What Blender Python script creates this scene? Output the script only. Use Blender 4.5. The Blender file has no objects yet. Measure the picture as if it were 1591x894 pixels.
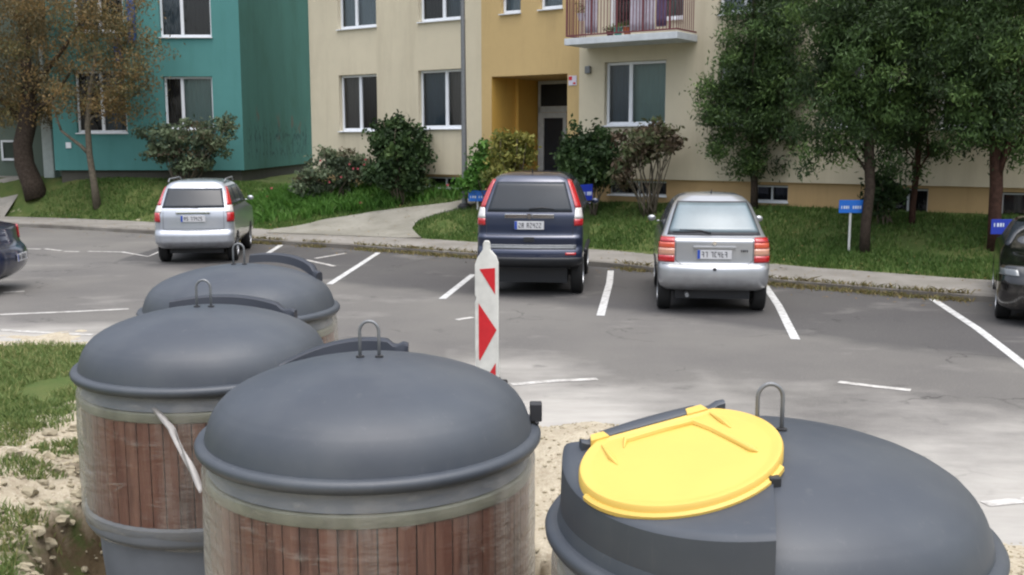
import bpy, bmesh, math, random
import numpy as np
from mathutils import Vector, noise
random.seed(7); rng = np.random.default_rng(7)
R = math.radians
S = bpy.context.scene
col = S.collection

# ------------------------------------------------------------ camera, sky, light
F, HY, CH = 1600.0, 220.0, 2.65           # focal length (photo px), horizon row, eye height
PITCH = math.atan((447 - HY) / F)
cam = bpy.data.cameras.new('camera'); camo = bpy.data.objects.new('camera', cam); col.objects.link(camo)
camo.location = (0, 0, CH); camo.rotation_euler = (math.pi/2 - PITCH, 0, 0)
cam.sensor_width = 36; cam.lens = 36 * F / 1591; cam.clip_end = 2000; cam.clip_start = 0.05
S.camera = camo
W = bpy.data.worlds.new('World'); S.world = W; W.use_nodes = True
wn = W.node_tree; bg = wn.nodes['Background']
sky = wn.nodes.new('ShaderNodeTexSky'); sky.sky_type = 'NISHITA'; sky.sun_disc = False
SUN_EL, SUN_AZ = R(75), R(158)            # azimuth clockwise from +Y
sky.sun_elevation = SUN_EL; sky.sun_rotation = SUN_AZ
sky.air_density = 1.0; sky.dust_density = 3.0; sky.ozone_density = 1.0
hs = wn.nodes.new('ShaderNodeHueSaturation'); hs.inputs['Saturation'].default_value = 0.4
wn.links.new(sky.outputs[0], hs.inputs['Color']); 
# overcast sky: the zenith is brighter than the horizon
tc = wn.nodes.new('ShaderNodeTexCoord'); sx = wn.nodes.new('ShaderNodeSeparateXYZ'); mr = wn.nodes.new('ShaderNodeMapRange')
wn.links.new(tc.outputs['Generated'], sx.inputs[0]); wn.links.new(sx.outputs[2], mr.inputs[0])
mr.inputs[1].default_value = 0; mr.inputs[2].default_value = .8; mr.inputs[3].default_value = .55; mr.inputs[4].default_value = 1.5
vm = wn.nodes.new('ShaderNodeVectorMath'); vm.operation = 'SCALE'
wn.links.new(hs.outputs[0], vm.inputs[0]); wn.links.new(mr.outputs[0], vm.inputs['Scale']); wn.links.new(vm.outputs[0], bg.inputs[0])
bg.inputs[1].default_value = 0.15
sl = bpy.data.lights.new('sun', 'SUN'); sl.energy = 0.5; sl.angle = R(80); sl.color = (1, .98, .95)
slo = bpy.data.objects.new('sun', sl); col.objects.link(slo)
slo.rotation_euler = (math.pi/2 - SUN_EL, 0, math.pi - SUN_AZ)
S.view_settings.view_transform = 'Standard'; S.view_settings.look = 'None'
S.view_settings.exposure = 0.92; S.view_settings.gamma = 1
S.cycles.use_denoising = True; S.cycles.max_bounces = 8; S.cycles.transparent_max_bounces = 16
S.cycles.filter_width = 2.2

# ------------------------------------------------------------ pixel <-> world
cp, sp = math.cos(PITCH), math.sin(PITCH)
def ray(px, py):
    a = (px - 795.5) / F; b = (447 - py) / F
    return Vector((a, cp + b*sp, -sp + b*cp))
def un(px, py, z=0.0):
    d = ray(px, py); t = (z - CH) / d.z
    return Vector((d.x*t, d.y*t, z))
def at(px, py, Y):
    d = ray(px, py); t = Y / d.y
    return Vector((d.x*t, Y, CH + d.z*t))

# ------------------------------------------------------------ object helpers
def link(o, parent=None):
    col.objects.link(o)
    if parent: o.parent = parent
    return o
def tag(o, label=None, cat=None, group=None, kind=None):
    if label: o['label'] = label
    if cat: o['category'] = cat
    if group: o['group'] = group
    if kind: o['kind'] = kind
    return o
def empty(name, loc=(0,0,0), rz=0):
    o = bpy.data.objects.new(name, None); o.location = loc; o.rotation_euler = (0,0,rz)
    o.empty_display_size = .2
    return link(o)
class MB:
    def __init__(s): s.v = []; s.f = []; s.mi = []
    def add(s, vs, fs, m=0):
        n = len(s.v); s.v += [tuple(v) for v in vs]; s.f += [tuple(n+i for i in f) for f in fs]; s.mi += [m]*len(fs)
        return s
    def box(s, a, b, m=0, fr=None):
        x0,y0,z0 = a; x1,y1,z1 = b
        vs = [(x0,y0,z0),(x1,y0,z0),(x1,y1,z0),(x0,y1,z0),(x0,y0,z1),(x1,y0,z1),(x1,y1,z1),(x0,y1,z1)]
        if fr: vs = [fr(*v) for v in vs]
        return s.add(vs, [(0,3,2,1),(4,5,6,7),(0,1,5,4),(1,2,6,5),(2,3,7,6),(3,0,4,7)], m)
    def tube(s, pts, rad, n=8, m=0, cap=True):
        pts = [Vector(p) for p in pts]; N = len(pts)
        if not hasattr(rad, '__len__'): rad = [rad]*N
        vs = []; u = None
        for i, p in enumerate(pts):
            t = (pts[min(i+1,N-1)] - pts[max(i-1,0)]).normalized()
            if u is None: u = t.orthogonal().normalized()
            u = (u - t*u.dot(t)).normalized(); w = t.cross(u)
            for k in range(n):
                a = 2*math.pi*k/n; vs.append(p + (u*math.cos(a) + w*math.sin(a))*rad[i])
        fs = [(i*n+k, i*n+(k+1)%n, (i+1)*n+(k+1)%n, (i+1)*n+k) for i in range(N-1) for k in range(n)]
        if cap: fs += [tuple(range(n-1,-1,-1)), tuple((N-1)*n+k for k in range(n))]
        return s.add(vs, fs, m)
    def lathe(s, prof, n=96, m=0, c=(0,0)):
        vs = []; 
        for r, z in prof:
            for k in range(n):
                a = 2*math.pi*k/n; vs.append((c[0]+r*math.cos(a), c[1]+r*math.sin(a), z))
        fs = [(i*n+k, i*n+(k+1)%n, (i+1)*n+(k+1)%n, (i+1)*n+k) for i in range(len(prof)-1) for k in range(n)]
        return s.add(vs, fs, m)
    def grid(s, G, m=0, close=False):
        a = len(G); b = len(G[0]); vs = [p for row in G for p in row]
        fs = [(i*b+j, i*b+(j+1)%b, (i+1)*b+(j+1)%b, (i+1)*b+j) for i in range(a-1) for j in range(b if close else b-1)]
        return s.add(vs, fs, m)
    def build(s, name, mats, parent=None, smooth=False, bevel=0, fix=True):
        me = bpy.data.meshes.new(name); me.from_pydata(s.v, [], s.f)
        if not isinstance(mats, (list,tuple)): mats = [mats]
        for m in mats: me.materials.append(m)
        me.polygons.foreach_set('material_index', s.mi)
        if fix:
            bm = bmesh.new(); bm.from_mesh(me); bmesh.ops.recalc_face_normals(bm, faces=bm.faces); bm.to_mesh(me); bm.free()
        if smooth:
            me.polygons.foreach_set('use_smooth', [True]*len(me.polygons))
            if smooth is not True: me.set_sharp_from_angle(angle=R(smooth))
        me.update()
        o = bpy.data.objects.new(name, me)
        if bevel:
            b = o.modifiers.new('bevel', 'BEVEL'); b.width = bevel; b.segments = 2; b.limit_method = 'ANGLE'
        return link(o, parent)
def setattr_face(o, name, vals):
    a = o.data.attributes.new(name, 'FLOAT', 'FACE'); a.data.foreach_set('value', np.asarray(vals, dtype=np.float32))
def setattr_pt(o, name, vals):
    a = o.data.attributes.new(name, 'FLOAT', 'POINT'); a.data.foreach_set('value', np.asarray(vals, dtype=np.float32))
def fast_mesh(name, verts, faces_n, k, mat, parent=None, rnd=None):
    """verts (N*k,3) - every k verts are one face"""
    me = bpy.data.meshes.new(name)
    me.vertices.add(len(verts)); me.vertices.foreach_set('co', verts.astype(np.float32).ravel())
    me.loops.add(faces_n*k); me.loops.foreach_set('vertex_index', np.arange(faces_n*k, dtype=np.int32))
    me.polygons.add(faces_n); me.polygons.foreach_set('loop_start', np.arange(0, faces_n*k, k, dtype=np.int32))
    me.materials.append(mat); me.update(calc_edges=True)
    o = bpy.data.objects.new(name, me); link(o, parent)
    if rnd is not None: setattr_face(o, 'rnd', rnd)
    return o

# ------------------------------------------------------------ materials
def lin(c):
    if isinstance(c, str):
        c = [int(c[i:i+2], 16)/255 for i in (0,2,4)]
    return tuple((x/12.92 if x <= .04045 else ((x+.055)/1.055)**2.4) for x in c) + (1,)
class NT:
    def __init__(s, name):
        s.m = bpy.data.materials.new(name); s.m.use_nodes = True; s.t = s.m.node_tree; s.n = s.t.nodes
        s.b = s.n['Principled BSDF']; s.out = s.n['Material Output']; s.co = None
    def l(s, a, b): s.t.links.new(a, b)
    def coord(s):
        if not s.co: s.co = s.n.new('ShaderNodeTexCoord')
        return s.co.outputs['Object']
    def mapped(s, sc):
        mp = s.n.new('ShaderNodeMapping'); mp.inputs['Scale'].default_value = sc; s.l(s.coord(), mp.inputs[0]); return mp.outputs[0]
    def noise(s, scale, detail=4, rough=.55, vec=None):
        n = s.n.new('ShaderNodeTexNoise'); n.inputs['Scale'].default_value = scale; n.inputs['Detail'].default_value = detail
        n.inputs['Roughness'].default_value = rough; s.l(vec or s.coord(), n.inputs['Vector']); return n.outputs['Fac']
    def rng(s, v, a, b, c=0, d=1):
        n = s.n.new('ShaderNodeMapRange'); n.inputs[1].default_value = a; n.inputs[2].default_value = b
        n.inputs[3].default_value = c; n.inputs[4].default_value = d; s.l(v, n.inputs[0]); return n.outputs[0]
    def mix(s, f, a, b):
        n = s.n.new('ShaderNodeMix'); n.data_type = 'RGBA'
        for i, x in ((0,f),(6,a),(7,b)):
            if hasattr(x, 'default_value') or hasattr(x, 'is_linked'): s.l(x, n.inputs[i])
            else: n.inputs[i].default_value = x
        return n.outputs[2]
    def math(s, op, a, b=0):
        n = s.n.new('ShaderNodeMath'); n.operation = op
        for i, x in ((0,a),(1,b)):
            if hasattr(x, 'is_linked'): s.l(x, n.inputs[i])
            else: n.inputs[i].default_value = x
        return n.outputs[0]
    def attr(s, name):
        n = s.n.new('ShaderNodeAttribute'); n.attribute_name = name; return n.outputs['Fac']
    def bump(s, h, strength=.3, dist=.02):
        n = s.n.new('ShaderNodeBump'); n.inputs['Strength'].default_value = strength; n.inputs['Distance'].default_value = dist
        s.l(h, n.inputs['Height']); s.l(n.outputs[0], s.b.inputs['Normal'])
    def fin(s, colr=None, rough=None, metal=None, spec=None):
        if colr is not None:
            if hasattr(colr, 'is_linked'): s.l(colr, s.b.inputs['Base Color'])
            else: s.b.inputs['Base Color'].default_value = colr
        if rough is not None:
            if hasattr(rough, 'is_linked'): s.l(rough, s.b.inputs['Roughness'])
            else: s.b.inputs['Roughness'].default_value = rough
        if metal is not None: s.b.inputs['Metallic'].default_value = metal
        if spec is not None: s.b.inputs['Specular IOR Level'].default_value = spec
        return s.m
def simple(name, c, rough=.6, metal=0, var=.15, scale=6, spec=None, bump=0, coat=0):
    t = NT(name); c = lin(c) if not (isinstance(c, tuple) and len(c) == 4) else c
    d = tuple(x*(1-var) for x in c[:3]) + (1,)
    n = t.noise(scale)
    cc = t.mix(t.rng(n, .35, .65), c, d)
    if bump: t.bump(t.noise(scale*12, 3), bump, .01)
    if coat: t.b.inputs['Coat Weight'].default_value = coat; t.b.inputs['Coat Roughness'].default_value = .05
    return t.fin(cc, rough, metal, spec)
def leafmat(name, cols, rough=.6):
    t = NT(name); r = t.n.new('ShaderNodeValToRGB'); t.l(t.attr('rnd'), r.inputs[0])
    e = r.color_ramp.elements; n = len(cols)
    for i, c in enumerate(cols):
        if i < 2: el = e[i]; el.position = i/(n-1)
        else: el = e.new(i/(n-1))
        el.color = lin(c)
    e[0].position = 0
    if n > 1:
        for i, c in enumerate(cols): pass
    t.fin(r.outputs[0], rough, 0, .3)
    # leaves let some light through
    tr = t.n.new('ShaderNodeBsdfTranslucent'); t.l(r.outputs[0], tr.inputs[0])
    mx = t.n.new('ShaderNodeMixShader'); mx.inputs[0].default_value = .3
    t.l(t.b.outputs[0], mx.inputs[1]); t.l(tr.outputs[0], mx.inputs[2]); t.l(mx.outputs[0], t.out.inputs[0])
    return t.m
M = {}
def m_lid():
    t = NT('dark_plastic'); c = t.mix(t.rng(t.noise(1.4, 4), .35, .65), lin('353a42'), lin('3c424a'))
    dust = t.math('MULTIPLY', t.rng(t.noise(1.3, 6, .6), .45, .8), .16)
    c = t.mix(dust, c, lin('8a8a84'))
    spots = t.math('MULTIPLY', t.rng(t.noise(16, 2, .5), .76, .8), .12); c = t.mix(spots, c, lin('9a9a94'))
    str_ = t.math('MULTIPLY', t.rng(t.noise(5, 5, .7, t.mapped((5,5,.5))), .6, .75), .15); c = t.mix(str_, c, lin('7c7c78'))
    t.bump(t.noise(220, 2), .04, .004)
    return t.fin(c, t.rng(t.noise(.9, 3, .5), .3, .7, .48, .54), 0, .6)
M['plastic'] = m_lid()
M['plastic_black'] = simple('black_plastic', '24262a', .5, 0, .1)
M['plastic_dark'] = simple('slate_plastic', '2a2e37', .5, 0, .1)
M['grey_base'] = simple('grey_base', '777b80', .6, 0, .15, 4)
M['collar'] = simple('collar', '7f8070', .55, 0, .3, 7)
M['yellow'] = simple('yellow_plastic', 'd2b055', .5, 0, .05, 5)
M['steel'] = simple('galvanised_steel', '7c7e80', .5, .4, .15, 20)
M['white_pvc'] = simple('white_frame', 'dfe2e6', .4, 0, .05)
M['rubber'] = simple('rubber', '191919', .8)
M['rim'] = simple('alloy', 'a9abae', .35, .8)
M['red_lens'] = simple('red_lens', 'b01820', .18, 0, .1, 8, .6, 0, 1)
M['orange_lens'] = simple('orange_lens', 'd0553a', .18, 0, .1, 8, .6, 0, 1)
M['clear_lens'] = simple('clear_lens', 'd8d4d0', .15, .2, .1, 8, .6, 0, 1)
M['cream_lens'] = simple('cream_lens', 'c9937c', .2, 0, .1, 8, .6, 0, 1)
M['plate'] = simple('plate_white', 'c9c9cb', .4)
M['plate_blue'] = simple('plate_blue', '2148a8', .4)
M['ink'] = simple('ink', '35363a', .6)
M['chrome'] = simple('chrome', 'd8d9dc', .15, 1, .05)
M['sign_blue'] = simple('sign_blue', '1f6fd0', .45, 0, .08)
M['sign_navy'] = simple('sign_navy', '2038a8', .45, 0, .08)
M['sign_white'] = simple('sign_white', 'd8e2f0', .5)
M['board_white'] = simple('board_white', 'd2d2cc', .45, 0, .22, 5)
M['board_red'] = simple('board_red', 'c2222c', .4, 0, .12, 9)
M['paint_post'] = simple('white_post', 'cfd0cc', .5, 0, .15)
M['bark'] = simple('bark', '4a4038', .9, 0, .45, 14, .2, .8)
M['bark_red'] = simple('bark_reddish', '4e382f', .9, 0, .4, 14, .2, .8)
M['bark_pale'] = simple('bark_pale', '6d6558', .9, 0, .35, 12, .2, .7)
M['twig'] = simple('twig', '6a6052', .9, 0, .3)
M['rail_red'] = simple('rail_red', '6e3a3e', .6)
M['concrete'] = simple('balcony_concrete', 'c3c8cc', .85, 0, .15, 5)
M['dark_metal'] = simple('dark_metal', '3a3a3c', .6, .3)
M['door_grey'] = simple('door_grey', 'c2c6c8', .5)
M['terracotta'] = simple('terracotta', 'b0643c', .8)
M['teal_pot'] = simple('teal_pot', '4ba090', .6)
M['cloth_white'] = simple('cloth_white', 'cfcbd8', .9, 0, .15, 9)
M['cloth_purple'] = simple('cloth_purple', '75688a', .9, 0, .15, 9)
M['blue_dark'] = simple('dark_blue_paint', '1f4a86', .5)
M['white_wall'] = simple('white_render', 'c4cdc9', .8, 0, .1)
def curtain(name, c, dark=.35):
    t = NT(name); w = t.n.new('ShaderNodeTexWave'); w.inputs['Scale'].default_value = 9; w.inputs['Distortion'].default_value = 1.5
    t.l(t.coord(), w.inputs['Vector']); c = lin(c); d = tuple(x*(1-dark) for x in c[:3])+(1,)
    return t.fin(t.mix(w.outputs['Fac'], c, d), .9)
M['c_grey'] = curtain('curtain_grey', '77726f'); M['c_dark'] = curtain('curtain_dark', '211f24')
M['c_blue'] = curtain('curtain_blue', '5b6b78'); M['c_pale'] = curtain('curtain_pale', '9aa9b4'); M['c_green'] = curtain('curtain_green', '7f9a96', .15)
def glass(name, tint='9fb0b8', a=.75):
    t = NT(name); tr = t.n.new('ShaderNodeBsdfTransparent'); tr.inputs[0].default_value = (.9,.93,.93,1)
    gl = t.n.new('ShaderNodeBsdfGlossy'); gl.inputs['Roughness'].default_value = .03
    fr = t.n.new('ShaderNodeFresnel'); fr.inputs[0].default_value = 1.6
    f = t.math('ADD', t.math('MULTIPLY', fr.outputs[0], .9), .02)
    mx = t.n.new('ShaderNodeMixShader'); t.l(f, mx.inputs[0]); t.l(tr.outputs[0], mx.inputs[1]); t.l(gl.outputs[0], mx.inputs[2])
    t.l(mx.outputs[0], t.out.inputs[0]); return t.m
M['glass'] = glass('window_glass')
def paint(name, c, metal=.5, rough=.32):
    t = NT(name); c = lin(c); d = tuple(x*.82 for x in c[:3])+(1,)
    t.b.inputs['Coat Weight'].default_value = 1; t.b.inputs['Coat Roughness'].default_value = .06
    zz = t.n.new('ShaderNodeSeparateXYZ'); t.l(t.coord(), zz.inputs[0])
    dirt = t.math('MULTIPLY', t.rng(zz.outputs[2], .75, .2), t.rng(t.noise(7), .35, .7))
    cc = t.mix(t.math('MULTIPLY', dirt, .6), t.mix(t.noise(2), c, d), lin('6a655e'))
    return t.fin(cc, rough, metal)
M['silver'] = paint('silver_paint', 'a9abae', .55); M['silver2'] = paint('silver_paint_cool', 'b2b6bd', .5)
M['navy'] = paint('navy_paint', '222c46', .4); M['blue_car'] = paint('blue_paint', '1c2746', .4); M['black'] = paint('black_paint', '0c0c0e', .2, .2)
def carglass():
    t = NT('car_glass')
    return t.fin(t.mix(t.noise(1.5), lin('24282d'), lin('33383e')), .22, 0, .3)
M['car_glass'] = carglass()
M['car_glass_pale'] = simple('pale_car_glass', '6b7a80', .2, 0, .15, 2, .5, 0, .3)

M['glass_grey'] = simple('headlight_lens', '6c7072', .15, .2, .1, 8, .6, 0, 1)
def wallmat(name, c, stain='7a6f60', amt=.35, graffiti=False):
    t = NT(name); c = lin(c)
    st = t.noise(1.0, 6, .65, t.mapped((1.6,1.6,.22)))
    n2 = t.noise(.35, 3); n3 = t.noise(3.2, 7, .7)
    base = t.mix(t.rng(n2, .3, .7), c, tuple(x*.88 for x in c[:3])+(1,))
    base = t.mix(t.math('MULTIPLY', t.rng(n3, .45, .75), .3), base, tuple(x*.8 for x in c[:3])+(1,))
    cc = t.mix(t.math('MULTIPLY', t.rng(st, .5, .85), amt), base, lin(stain))
    if graffiti:
        s_ = t.n.new('ShaderNodeSeparateXYZ'); t.l(t.coord(), s_.inputs[0])
        zz = s_.outputs[2]; yy = s_.outputs[1]
        band = t.math('MULTIPLY', t.rng(zz, 1.9, 2.2), t.rng(zz, 3.5, 2.9))
        band = t.math('MULTIPLY', band, t.math('MULTIPLY', t.rng(yy, .3, 1.2), t.rng(yy, 12.0, 11.0)))
        scr = t.noise(1.15, 2.5, .5, t.mapped((1,1.5,1.2)))
        sc2 = t.math('SUBTRACT', scr, .5); sc2 = t.math('ABSOLUTE', sc2)
        line = t.math('MULTIPLY', t.rng(sc2, .035, .012), band)
        cc = t.mix(t.math('MULTIPLY', line, .75), cc, lin('2c3c44'))
        rd = t.math('MULTIPLY', t.rng(t.noise(.8, 3), .6, .66), t.math('MULTIPLY', t.rng(zz, 2.6, 2.9), t.rng(zz, 4.2, 3.6)))
        cc = t.mix(t.math('MULTIPLY', rd, .6), cc, lin('6b5a50'))
        mould = t.math('MULTIPLY', t.rng(t.noise(.5, 5, .6), .5, .7), .45)
        cc = t.mix(mould, cc, lin('3c6050'))
    t.bump(t.noise(60, 3), .15, .01)
    return t.fin(cc, .9, 0, .2)
M['w_cream'] = wallmat('cream_render', 'ccc2aa', '9c917c', .5)
M['w_yellow'] = wallmat('yellow_render', 'c2a878', '907c58', .5)
M['w_orange'] = wallmat('orange_render', 'd4aa58', '9c7c48', .35)
M['w_plinth'] = wallmat('plinth_render', 'c2a478', '8c7854', .4)
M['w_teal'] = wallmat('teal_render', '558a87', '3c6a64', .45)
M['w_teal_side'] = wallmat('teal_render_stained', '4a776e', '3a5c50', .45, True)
M['w_dark'] = wallmat('dark_plinth', '55534c', '3a3832', .4)
M['w_greygreen'] = wallmat('grey_green_render', '667268', '566058', .3)

# ground materials
def m_asphalt():
    t = NT('asphalt')
    big = t.noise(.35, 5); fine = t.noise(90, 3, .7)
    c = t.mix(t.rng(big, .35, .65), lin('67645f'), lin('555250'))
    c = t.mix(t.math('MULTIPLY', t.rng(fine, .35, .75), .5), c, lin('82807c'))
    # the parking bays by the kerb have darker, newer asphalt
    c = t.mix(t.math('MULTIPLY', t.rng(t.math('ADD', t.attr('bay'), t.math('MULTIPLY', t.noise(1.1, 4), .5)), .55, .85), .6), c, lin('3a393b'))
    d = t.math('ADD', t.attr('dust'), t.math('MULTIPLY', t.math('SUBTRACT', t.noise(.6, 7, .6, t.mapped((.9,1.3,1))), .5), 1.5))
    d = t.rng(d, .12, .85)
    streak = t.noise(1.6, 6, .7, t.mapped((.45,2.2,1)))
    d = t.math('MULTIPLY', d, t.rng(streak, .3, .6, .68, 1))
    c = t.mix(t.math('MULTIPLY', d, .93), c, lin('aaa69f'))
    # oil drips and patches
    c = t.mix(t.math('MULTIPLY', t.rng(t.noise(1.3, 3), .66, .72), .35), c, lin('3c3a39'))
    vo = t.n.new('ShaderNodeTexVoronoi'); vo.feature = 'DISTANCE_TO_EDGE'; vo.inputs['Scale'].default_value = .32
    wv = t.n.new('ShaderNodeVectorMath'); nz_ = t.n.new('ShaderNodeTexNoise'); nz_.inputs['Scale'].default_value = 1.4; nz_.inputs['Detail'].default_value = 5; t.l(t.coord(), nz_.inputs['Vector'])
    wv.operation = 'MULTIPLY_ADD'; t.l(nz_.outputs['Color'], wv.inputs[0]); wv.inputs[1].default_value = (1.6,1.6,0); t.l(t.coord(), wv.inputs[2]); t.l(wv.outputs[0], vo.inputs['Vector'])
    crk = t.math('MULTIPLY', t.rng(vo.outputs['Distance'], .008, .002), t.rng(t.noise(.6, 3), .5, .6))
    c = t.mix(t.math('MULTIPLY', t.math('MULTIPLY', crk, .6), t.math('SUBTRACT', 1.0, d)), c, lin('2e2c2b'))
    c = t.mix(t.math('MULTIPLY', t.rng(t.noise(35, 2, .8), .6, .7), .3), c, lin('9c9892'))
    t.bump(fine, .35, .008)
    return t.fin(c, .9, 0, .3)
def m_ground():
    t = NT('ground_soil')
    g = t.mix(t.rng(t.noise(2.2, 5), .35, .65), lin('45572b'), lin('5c6238'))
    g = t.mix(t.rng(t.noise(.5, 4), .5, .7), g, lin('44542a'))
    sn = t.noise(4, 8, .7)
    sand = t.mix(t.rng(sn, .3, .7), lin('9c917d'), lin('bcb29d'))
    sand = t.mix(t.math('MULTIPLY', t.rng(t.noise(26, 4, .7), .52, .68), .6), sand, lin('857562'))
    grav = t.n.new('ShaderNodeTexVoronoi'); grav.inputs['Scale'].default_value = 38; t.l(t.coord(), grav.inputs[0])
    sand = t.mix(t.rng(grav.outputs['Distance'], .0, .35, .35, 0), sand, lin('ddd4c4'))
    sand = t.mix(t.math('MULTIPLY', t.attr('pit_shade'), .9), sand, lin('54452f'))  # trench shadow painted into the sand colour
    a = t.math('ADD', t.attr('sand'), t.math('MULTIPLY', t.math('SUBTRACT', t.noise(3.5, 6, .65), .5), 1.3))
    c = t.mix(t.rng(a, .42, .6), g, sand)
    t.bump(t.noise(30, 6, .7), .6, .03)
    return t.fin(c, .95, 0, .2)
def m_pave(name='pavement_concrete', a='8f8b85', b='7a766f'):
    t = NT(name); c = t.mix(t.rng(t.noise(.8, 6), .35, .65), lin(a), lin(b))
    c = t.mix(t.math('MULTIPLY', t.rng(t.noise(5, 6, .7), .5, .75), .5), c, lin('6a6658'))
    t.bump(t.noise(60, 3), .3, .01)
    return t.fin(c, .9, 0, .3)
def m_mark():
    t = NT('road_paint'); n = t.noise(9, 7, .7)
    c = t.mix(t.rng(n, .44, .66, 0, .75), lin('c8c8c6'), lin('807d7a'))
    return t.fin(c, .7)
def m_mark_worn():
    t = NT('worn_road_paint'); n = t.noise(7, 7, .7)
    c = t.mix(t.rng(n, .42, .6, 0, .8), lin('c0bdb8'), lin('8c8882'))
    return t.fin(c, .8)
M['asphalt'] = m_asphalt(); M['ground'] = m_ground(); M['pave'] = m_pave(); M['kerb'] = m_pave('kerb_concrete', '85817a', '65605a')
M['path'] = m_pave('path_concrete', '8f8c82', '77746a'); M['mark'] = m_mark(); M['mark_worn'] = m_mark_worn()
M['grit'] = m_pave('pale_concrete', '8f8b84', '77736a')

# ------------------------------------------------------------ terrain
KP = [un(*q) for q in [(100,356),(250,365),(400,378),(560,388),(750,402),(935,415),(1190,442),(1450,464),(1590,474)]]
kx = [-60, -16.4] + [p.x for p in KP] + [20, 60]
ky = [44, 32.6] + [p.y for p in KP] + [16.65 - .68*(20-8.37), 16.65 - .68*(20-8.37) - .68*40]
KX = np.array(kx); KY = np.array(ky)
def kerbY(x): return np.interp(x, KX, KY)
PW = 1.95
def sdist(x, y): return (y - kerbY(x)) * .83
NX = np.array([-60, -9, -6, -4.3, -3.3, -1.5, .2, .95, 1.8, 3.0, 5, 60]); NY = np.array([14.4, 14.4, 14.2, 12.6, 10.6, 9.9, 9.4, 8.5, 7.5, 6.7, 6.2, 5.5])
def nearY(x): return np.interp(x, NX, NY)
BINS = [(-.687, 4.874, 1.25), (-2.004, 6.617, 1.215), (.952, 3.70, 1.222), (-2.287, 8.568, 1.26)]
def smooth(a): a = np.clip(a, 0, 1); return a*a*(3-2*a)
def terr(x, y):
    """height of lawn / pavement level (smooth part)"""
    s = sdist(x, y)
    z = np.where(s < 0, 0, .12)
    LR = np.interp(x, [-13, -6.5], [1.5, 4.6]); AM = np.interp(x, [-13, -6.5], [1.2, .9]); up = .12 + AM*smooth((s - PW) / LR) + np.clip((s-PW)*.018, 0, .12)
    return np.where(s > PW, up, z)
def fb(x, y, sc, o=4):
    v = 0; a = 1.0
    for i in range(o):
        v += a*noise.noise(Vector((x*sc, y*sc, i*7.1))); a *= .55; sc *= 2.1
    return v
def ground_mesh():
    xs = np.concatenate([np.array([-150,-100,-70]), np.arange(-50,-9,.6), np.arange(-9,6,.085), np.arange(6,45,.6), np.array([60,90,150])])
    ys = np.concatenate([np.array([-60,-20,-5,0]), np.arange(1.2,15,.085), np.arange(15,42,.22), np.array([45,55,80,120,250])])
    X, Y = np.meshgrid(xs, ys)
    Z = terr(X, Y).astype(float)
    s = sdist(X, Y); nd = Y - nearY(X)         # nd<0: near, outside the road
    sand = np.zeros_like(Z); pit_shade = np.zeros_like(Z)
    onroad = (s < .05) & (nd > 0)
    pav = (s >= .05) & (s < PW)
    Z = np.where(onroad, -.05*np.clip(nd/.3, 0, 1) , Z); Z = np.where(pav, .02, Z)
    near = (Y < 16) & (X > -12) & (X < 9)
    for i, j in zip(*np.where(near & (nd < .6))):
        x, y = X[i,j], Y[i,j]
        n1 = fb(x, y, .9); n2 = fb(x+9, y, 3.2)
        dmin = min(math.hypot(x-bx, y-by) for bx,by,_ in BINS)
        # excavated pit round the containers, its edge wanders
        e = dmin - 1.12 - .22*n1 - .07*n2
        pit = -.5 * (1 - float(smooth(e/.16)))
        heap = .16*math.exp(-((e-.55)/.38)**2)*(.75+n1)
        pile = .38*math.exp(-(((x-.62)/.75)**2 + ((y-7.9)/.95)**2))
        z = pit + heap + pile + .03*n1 + .03*n2 + .012
        sn = 1 - max(0, (e-1.0))/.9
        if y < 8.6 and x > -3.6: sn = 1 if x > -2.9 else .62 - .1*n2
        if x > -1.2: sn = 1
        if x < -4.0 and y > 13.1: sn = .95
        sn += .25*n1
        dn = nd[i,j]
        w = float(smooth((.25+.35*n1 - dn)/.5)); 
        z = z*w + (-.06)*(1-w)
        Z[i,j] = z; sand[i,j] = max(0, min(1, sn)); pit_shade[i,j] = max(0, min(1, (.2 - abs(e-.02))/.1))*1.0  # last mask: painted shade band following the pit edge
    lawn = s > PW
    nn = np.vectorize(lambda a, b: noise.noise(Vector((a*.8, b*.8, 3))))(X, Y)
    Z = np.where(lawn, Z + .03*nn*np.clip((s-PW)*2,0,1), Z)
    sand = np.where(lawn, .12 + .25*np.exp(-((s-PW)/.5)**2), sand)
    n0, n1_ = X.shape
    vs = np.stack([X, Y, Z], -1).reshape(-1, 3)
    idx = np.arange(n0*n1_).reshape(n0, n1_)
    fs = np.stack([idx[:-1,:-1], idx[:-1,1:], idx[1:,1:], idx[1:,:-1]], -1).reshape(-1, 4)
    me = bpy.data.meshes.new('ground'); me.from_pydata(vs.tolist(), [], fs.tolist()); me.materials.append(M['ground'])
    me.polygons.foreach_set('use_smooth', [True]*len(me.polygons)); me.update()
    o = link(bpy.data.objects.new('ground', me)); tag(o, kind='structure')
    setattr_pt(o, 'sand', sand.ravel()); setattr_pt(o, 'pit_shade', pit_shade.ravel())
    return xs, ys, Z
GX, GYs, GZ = ground_mesh()
def gz(x, y):
    i = int(np.clip(np.searchsorted(GX, x)-1, 0, len(GX)-2)); j = int(np.clip(np.searchsorted(GYs, y)-1, 0, len(GYs)-2))
    a = (x-GX[i])/(GX[i+1]-GX[i]); b = (y-GYs[j])/(GYs[j+1]-GYs[j])
    return float((GZ[j,i]*(1-a)+GZ[j,i+1]*a)*(1-b) + (GZ[j+1,i]*(1-a)+GZ[j+1,i+1]*a)*b)
def unT(px, py):
    """pixel onto the lawn terrain"""
    d = ray(px, py); t = 6.0
    while t < 90:
        p = Vector((0,0,CH)) + d*t
        if p.z <= gz(p.x, p.y): break
        t += .04
    return Vector((p.x, p.y, gz(p.x, p.y)))

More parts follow.
